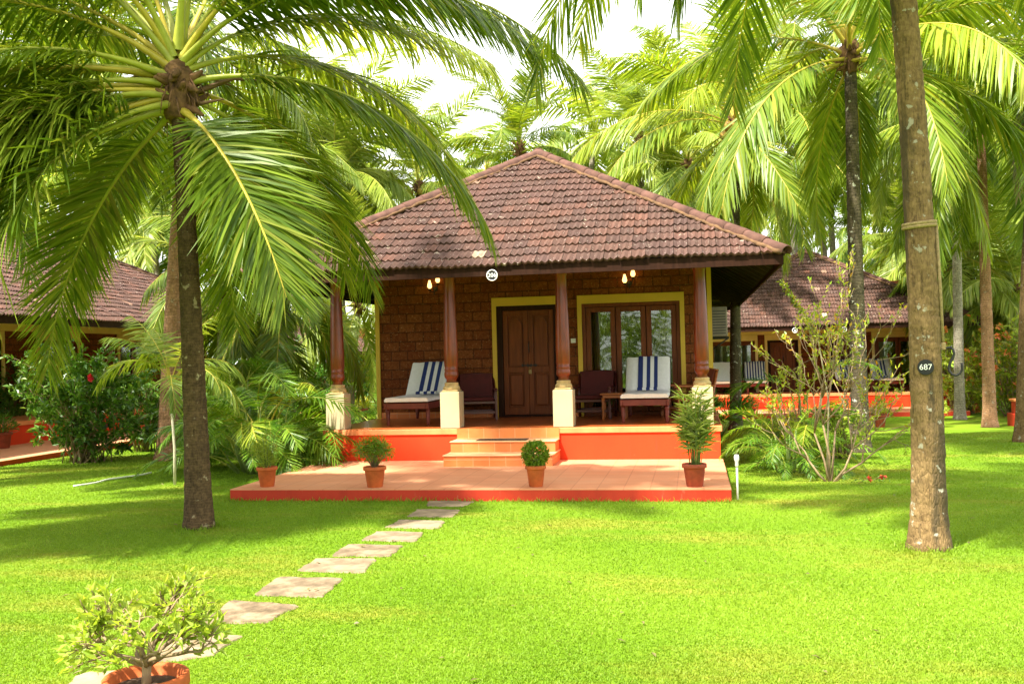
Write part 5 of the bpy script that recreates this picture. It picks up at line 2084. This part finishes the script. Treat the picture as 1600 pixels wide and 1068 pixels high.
# the wood closing the view
g = np.random.default_rng(99)
tv, tq, tm = [], [], []
base_i = 0
fa = [frond_arrays(4.2, a0, a1, n=24, ll=.9, lw=.12, droop=.4, seed=500 + i, segs=1, rot_s=8) for i, (a0, a1) in enumerate([(80, 20), (60, -20), (40, -50), (15, -60)])]
for i in range(620):
    dist = g.uniform(62, 100)
    ang = g.uniform(-.72, .62)
    dirx = -math.sin(YAW) * 1.0 + math.tan(ang) * math.cos(YAW)
    diry = math.cos(YAW) + math.tan(ang) * math.sin(YAW)
    x, y = EYE.x + dirx * dist, EYE.y + diry * dist
    v, q, mi = fa[i % 4]
    z = g.choice([0.0, g.uniform(0, 4), g.uniform(2, 7.5)])
    v = v * g.uniform(.9, 1.5) @ rotmat(g.uniform(0, 6.28), g.uniform(-.4, .4)).T + np.array([x, y, z - .6])
    tv.append(v)
    tq.append(q + base_i)
    tm.append(mi)
    base_i += len(v)
for i in range(1800):  # unseen fronds behind the camera, added to darken the window reflections
    an = g.uniform(0, 2 * PI)
    rr = g.uniform(22, 42)
    x, y = EYE.x + math.cos(an) * rr, EYE.y + math.sin(an) * rr
    if y > -26:
        continue
    v, q, mi = fa[i % 4]
    v = v * g.uniform(.9, 1.5) @ rotmat(g.uniform(0, 6.28), g.uniform(-.4, .4)).T + np.array([x, y, g.choice([0.0, g.uniform(0, 4), g.uniform(2, 7.5)]) - .6])
    tv.append(v)
    tq.append(q + base_i)
    tm.append(mi)
    base_i += len(v)
w_ = link('far_wood', np_mesh('far_wood', np.concatenate(tv), np.concatenate(tq), None, ('frond_pale', 'rachis'), np.concatenate(tm)))
tag(w_, 'pale mass of distant palm leaves closing the view behind the grove, with unseen leaves added behind the viewer', 'wood', kind='stuff')

# ------------------------------------------------------------------ shrubs and small palms
p = gp(135, 722)
bush('leafy_shrub', 'big dark leafy shrub before the left cottage terrace', 'shrub', tuple(p), 1.25, 1.1, 2.05, 6200, .125, .06, 'shrub_dark', 60, 'twig', 41, flowers=(1, 'petal_red', .09))
p = gp(25, 690)
bush('leafy_shrub', 'lighter green shrub at the left frame edge beside the big dark shrub', 'shrub', tuple(p), .8, .8, 1.9, 2000, .12, .055, 'shrub_mid', 34, 'twig', 42)
p = gp(225, 705)
bush('leafy_shrub', 'small dark shrub between the big shrub and the orange footed palm', 'shrub', tuple(p), .65, .6, 1.45, 1500, .11, .05, 'shrub_dark', 26, 'twig', 43)
areca('areca_clump', 'broad bright areca palm clump left of the orange veranda plinth', tuple(gp(405, 737)), 84, .55, .98, 1.35, 51, .08)
areca('areca_clump', 'feathery palm clump tucked behind the first one near the veranda corner', tuple(gp(440, 702)), 50, .42, .9, 1.45, 52, .05)
areca('areca_clump', 'tall feathery palm clump behind the dark leaning trunk', tuple(gp(372, 705)), 38, .6, 1.15, 1.8, 53, .12)
# slender young palm with a white painted foot and its stake
p = gp(273, 757)
yg = thing('young_palm', 'slender young palm with whitewashed stem beside the dark leaning trunk', 'palm tree', tuple(p))
MB().tube([(0, 0, -.05), (.01, 0, .5), (-.02, 0, 1.0)], [.022, .020, .018], 8).build('stem', 'stem_white', yg)
MB().tube([(-.02, 0, 1.0), (-.03, 0, 1.25), (-.02, 0, 1.5)], [.024, .03, .015], 8).build('crownshaft', 'twig_green', yg)
YF = [frond_mesh(1.35, a0, a1, 'frond_pale', 'rachis_gold', n=40, ll=.38, lw=.026, droop=.45, seed=600 + i, segs=2, start=.2, rr=.012) for i, (a0, a1) in enumerate([(70, -70), (82, 30), (55, -70), (78, 0), (40, -80)])]
for az, k in ((180, 0), (120, 3), (150, 1), (20, 0), (60, 2), (-30, 2), (-70, 4), (200, 3), (-10, 4), (5, 1)):
    put_frond(YF[k], yg, Vector((-.02, 0, 1.4)), AZ(az), random.uniform(-.2, .2), random.uniform(.85, 1.05))
p = gp(287, 759)
tag(MB().tube([p - Vector((0, 0, .05)), p + Vector((.10, .0, .36))], [.014, .012], 7).build('bamboo_stake', 'bamboo'), 'short orange bamboo stake leaning at the foot of the young palm', 'stake')

# right hand side
def fan_plant(name, label, loc, n, h, seed, leaf='shrub_mid'):
    g = np.random.default_rng(seed)
    o = thing(name, label, 'plant', loc)
    P, D, L_, W_ = [], [], [], []
    b = MB()
    for i in range(n):
        a = g.uniform(0, 6.28)
        el = g.uniform(.5, 1.4)
        d = np.array([math.cos(a) * math.cos(el), math.sin(a) * math.cos(el), math.sin(el)])
        c = d * h * g.uniform(.45, .75) + np.array([0, 0, h * .15])
        b.tube([(0, 0, 0), tuple(c * .5 + np.array([0, 0, .05])), tuple(c)], [.012, .009, .006], 5)
        s = nrm(np.cross(d, np.array([0, 0, 1.0]) + g.normal(0, .3, 3)))
        for k in np.linspace(-1.25, 1.25, 15):
            P.append(c)
            D.append(d * math.cos(k) + s * math.sin(k) + g.normal(0, .05, 3))
            L_.append(h * .42 * g.uniform(.85, 1.1))
            W_.append(.035)
    b.build('stems', 'twig_green', o)
    pot_leaves(o, P, D, L_, W_, leaf, seed)
    return o


fan_plant('fan_palm', 'dark green fan palm right behind the last veranda pillar', tuple(gp(1126, 684)), 18, .95, 61, 'shrub_mid')
areca('areca_clump', 'low feathery palm clump on the lawn right of the cottage plinth', tuple(gp(1232, 738)), 30, .30, .58, .75, 62, .15)
areca('areca_clump', 'small sparse feathery palm behind the low clump on the lawn', tuple(gp(1196, 706)), 12, .18, .42, .3, 63, .1)
areca('areca_clump', 'taller palm shoot rising in the middle of the leggy shrub', tuple(gp(1262, 722)), 14, .2, .85, 1.35, 64, .2)
p = gp(1296, 752)
o = thing('leggy_shrub', 'leggy pale stemmed shrub with sparse yellow leaves on the right lawn', 'shrub', tuple(p))
branching(o, np.random.default_rng(66), [((0, 0, -.03), (-.25, .1, 1), .66), ((.03, 0, -.03), (.5, .1, .8), .5), ((.02, .02, -.03), (.15, .3, 1), .68), ((-.02, 0, -.03), (-.6, -.1, .8), .42), ((.05, 0, -.03), (.85, .2, .6), .45), ((0, .03, 0), (-.1, -.2, 1), .74)],
          .017, 4, 'leaf_yellow', {2: 1.6, 3: 4.4, 4: 6.4}, .064, .028, 'twig', spread=(1.0, .9, 1.0), rise=.22, jit=.38, decay=(.7, .95))
p = gp(1250, 720)
bush('leafy_shrub', 'yellow green shrub behind the leggy one beside the mottled trunk', 'shrub', tuple(p),   .55, .5, 1.55, 1100, .075, .034, 'shrub_lime', 22, 'twig', 66, sparse=.2)
p = gp(1318, 716)
bush('leafy_shrub', 'mid green shrub at the foot of the mottled trunk', 'shrub', tuple(p),   .5, .45, .9, 700, .08, .035, 'shrub_lime', 20, 'twig', 67, sparse=.2)
# long thin yellow sprig
gsp = np.random.default_rng(68)
p = gp(1292, 750)
o = thing('flowering_sprig', 'long bending sprig with orange yellow tufts reaching up before the far roof', 'plant', tuple(p))
tp = dp(1222, 440, (p - EYE).dot(FW)) - p
pts = [Vector((0, 0, 0)), Vector((.05, 0, 1.0)), Vector((-.05, 0, 1.75)), Vector((tp.x * .55, 0, tp.z * .86)), Vector((tp.x, tp.y, tp.z))]
MB().tube(pts, [.014, .011, .008, .006, .003], 6).build('stem', 'twig_pale', o)
P, D, L_, W_ = [], [], [], []
for k in range(330):
    t = gsp.uniform(.52, 1) * 3.999
    i = int(t)
    q = pts[i].lerp(pts[i + 1], t - i)
    P.append(np.array(q) + gsp.normal(0, .015, 3))
    D.append(gsp.normal(0, 1, 3) + np.array([0, 0, .3]))
    L_.append(gsp.uniform(.03, .08))
    W_.append(.022)
pot_leaves(o, P, D, L_, W_, 'leaf_yellow', 68)
# low hibiscus twigs with red flowers on the lawn
for px, py, lab in ((1380, 752, 'single red hibiscus bloom low over the lawn left of the numbered trunk'), (1357, 757, 'fallen red hibiscus bloom lying on the lawn by the leggy shrub')):
    p = gp(px, py)
    o = thing('hibiscus_flower', lab, 'flower', tuple(p))
    gq = np.random.default_rng(px)
    MB().tube([(-.12, .02, .01), (-.05, 0, .06), (0, 0, .07)], .004, 5).build('twig', 'twig', o)
    blossom(o, np.array([0, 0, .07]), .06, 'petal_red', gq)
    pot_leaves(o, gq.normal(0, .05, (14, 3)) * np.array([1.5, 1, .3]) + np.array([-.08, 0, .05]), gq.normal(0, 1, (14, 3)), np.full(14, .05), np.full(14, .02), 'shrub_mid', 3)
# flowering shrubs at the far right
for i, (px, py, rx, h, n, lf, nf, lab) in enumerate([(1505, 646, 1.2, 2.2, 2600, 'shrub_lime', 70, 'shrub with orange pink blossoms right of the numbered trunk'), (1590, 650, 1.8, 2.7, 3000, 'leaf_yellow', 50, 'orange flowering shrub behind the orange banded trunk'),
                                                  (1530, 638, 2.2, 3.6, 3200, 'shrub_lime', 0, 'tall lime green shrub behind the orange blossoms'), (1640, 655, 1.6, 3.2, 2400, 'shrub_lime', 0, 'lime green shrub at the right frame edge')]):
    bush('flowering_shrub' if nf else 'leafy_shrub', lab, 'shrub', tuple(gp(px, py)), rx, rx * .8, h, n, .16, .075, lf, 50, 'twig', 70 + i, flowers=(nf, 'petal_orange', .13) if nf else None, stem_r=.016)
# greenery behind and beside the cottages
back = [(560, 645, 1.4, 2.0, 'leaf_yellow', 'yellow leaved shrub seen through the veranda between pillar and wall'), (530, 650, 1.3, 2.1, 'shrub_mid', 'green shrub behind the first veranda pillar'), (600, 640, 1.6, 2.4, 'shrub_lime', 'lime shrub far behind the left side of the veranda'),
        (330, 690, 1.0, 1.6, 'shrub_dark', 'dark shrub below the side wall of the left cottage'), (290, 700, .8, 1.2, 'shrub_dark', 'low dark shrub behind the young palm'), (1120, 640, 1.0, 1.6, 'shrub_mid', 'shrub between the cottages beyond the fan palm'), (450, 660, 1.3, 2.2, 'shrub_mid', 'rounded shrub behind the areca clumps'),
        (1485, 630, 2.0, 3.0, 'shrub_lime', 'pale shrub past the end of the far cottage')]
for i, (px, py, rx, h, lf, lab) in enumerate(back):
    bush('leafy_shrub', lab, 'shrub', tuple(gp(px, py)), rx, rx, h, 1700, .17, .08, lf, 34, 'twig', 90 + i, stem_r=.014)
areca('areca_clump', 'bright feathery palm seen through the veranda beside the left pillar', tuple(gp(590, 668)), 26, .5, 1.2, .8, 97, .1)

# ------------------------------------------------------------------ grass
def inside(px, py, poly):
    r = np.zeros(len(px), bool)
    j = len(poly) - 1
    for i in range(len(poly)):
        (xi, yi), (xj, yj) = poly[i], poly[j]
        c = ((yi > py) != (yj > py)) & (px < (xj - xi) * (py - yi) / (yj - yi + 1e-12) + xi)
        r ^= c
        j = i
    return r


def grass(N=950000):
    g = np.random.default_rng(1)
    u = g.random(N)
    dmin, dmax = 3.4, 24.0
    d = 1 / (1 / dmin + u * (1 / dmax - 1 / dmin))       # denser near, thinning with distance
    d = np.where(g.random(N) < .35, g.uniform(dmin, dmax, N), d)
    lat = g.uniform(-.64, .64, N) * d
    x = EYE.x - math.sin(YAW) * d + math.cos(YAW) * lat
    y = EYE.y + math.cos(YAW) * d + math.sin(YAW) * lat
    keep = ~((np.abs(x) < 3.02) & (y > -3.14) & (y < 13.3))
    keep &= ~((x < -9.2) & (y > -2.5) & (y < 17))
    keep &= y < 9.5
    for s in STONES:
        xs, ys = zip(*s)
        cxm, cym = sum(xs) / len(s), sum(ys) / len(s)
        sh = [(cxm + (a - cxm) * .92, cym + (b_ - cym) * .92) for a, b_ in s]
        keep &= ~inside(x, y, sh)
    keep &= ((x - pf.location.x) ** 2 + (y - pf.location.y) ** 2) > .125 ** 2
    x, y, d = x[keep], y[keep], d[keep]
    n = len(x)
    s = np.clip((y + 1) / 16, 0, 1)
    s = s * s * (3 - 2 * s)
    s2 = np.clip((x + 6) / 8, 0, 1)
    s2 = s2 * s2 * (3 - 2 * s2)
    z = -.43 * s * (.25 + .75 * s2)
    patch = .5 + .5 * np.sin(x * 1.9 + 1.3 * np.sin(y * 1.1)) * np.sin(y * 2.3 + x * .7)
    h = g.uniform(.008, .020, n) * (.9 + .2 * patch) * (1 + .012 * d)
    # tufts left uncut round the trunks
    for cx, cyy in ((pf1.location.x, pf1.location.y), (pr1.location.x, pr1.location.y)):
        rr = np.hypot(x - cx, y - cyy)
        h = h * (1 + 4.5 * np.exp(-(rr / .24) ** 2) * g.random(n))
    edge = np.exp(-((y + 3.16) / .07) ** 2) * (np.abs(x) < 3.1)
    h = h * (1 + 3.0 * edge * g.random(n))
    w = .0021 * (1 + .13 * d) * g.uniform(.7, 1.2, n)
    a = g.uniform(0, 2 * PI, n)
    lean = g.uniform(.2, 1.1, n) * h
    la = g.uniform(0, 2 * PI, n)
    B = np.stack([x, y, z - .004], -1)
    S = np.stack([np.cos(a) * w, np.sin(a) * w, 0 * w], -1)
    Md = B + np.stack([np.cos(la) * lean * .35, np.sin(la) * lean * .35, h * .6], -1)
    Tp = B + np.stack([np.cos(la) * lean, np.sin(la) * lean, h], -1)
    V = np.stack([B - S, B + S, Md + S * .75, Md - S * .75, Tp], 1).reshape(-1, 3)
    i = np.arange(n)[:, None] * 5
    o = link('grass', np_mesh('grass', V, i + np.array([[0, 1, 2, 3]]), i + np.array([[3, 2, 4]]), ('grass',), smooth=False))
    tag(o, 'short bright mown grass covering the lawn round the cottage', 'grass', kind='stuff')


grass()


def litter(n=170):
    g = np.random.default_rng(12)
    d = g.uniform(4.2, 20, n * 3)
    lat = g.uniform(-.6, .6, n * 3) * d
    x = EYE.x - math.sin(YAW) * d + math.cos(YAW) * lat
    y = EYE.y + math.cos(YAW) * d + math.sin(YAW) * lat
    k = ~((np.abs(x) < 3.1) & (y > -3.2)) & (x > -8.5) & (y < 5)
    x, y = x[k][:n], y[k][:n]
    P = np.stack([x, y, np.vectorize(gz)(x, y) + .022], -1)
    a = g.uniform(0, 6.28, len(x))
    D = np.stack([np.cos(a), np.sin(a), g.normal(0, .15, len(x))], -1)
    long_ = g.random(len(x)) < .0
    V, T = leaf_arrays(P, D, np.where(long_, g.uniform(.12, .3, len(x)), g.uniform(.03, .07, len(x))), np.where(long_, .016, g.uniform(.015, .03, len(x))), g, .1, 2.0)
    o = link('fallen_leaves', np_mesh('fallen_leaves', V, None, T, ('frond_dry',), smooth=False))
    tag(o, 'scattered dry brown leaf bits lying on the mown lawn', 'fallen leaves', kind='stuff')


litter()
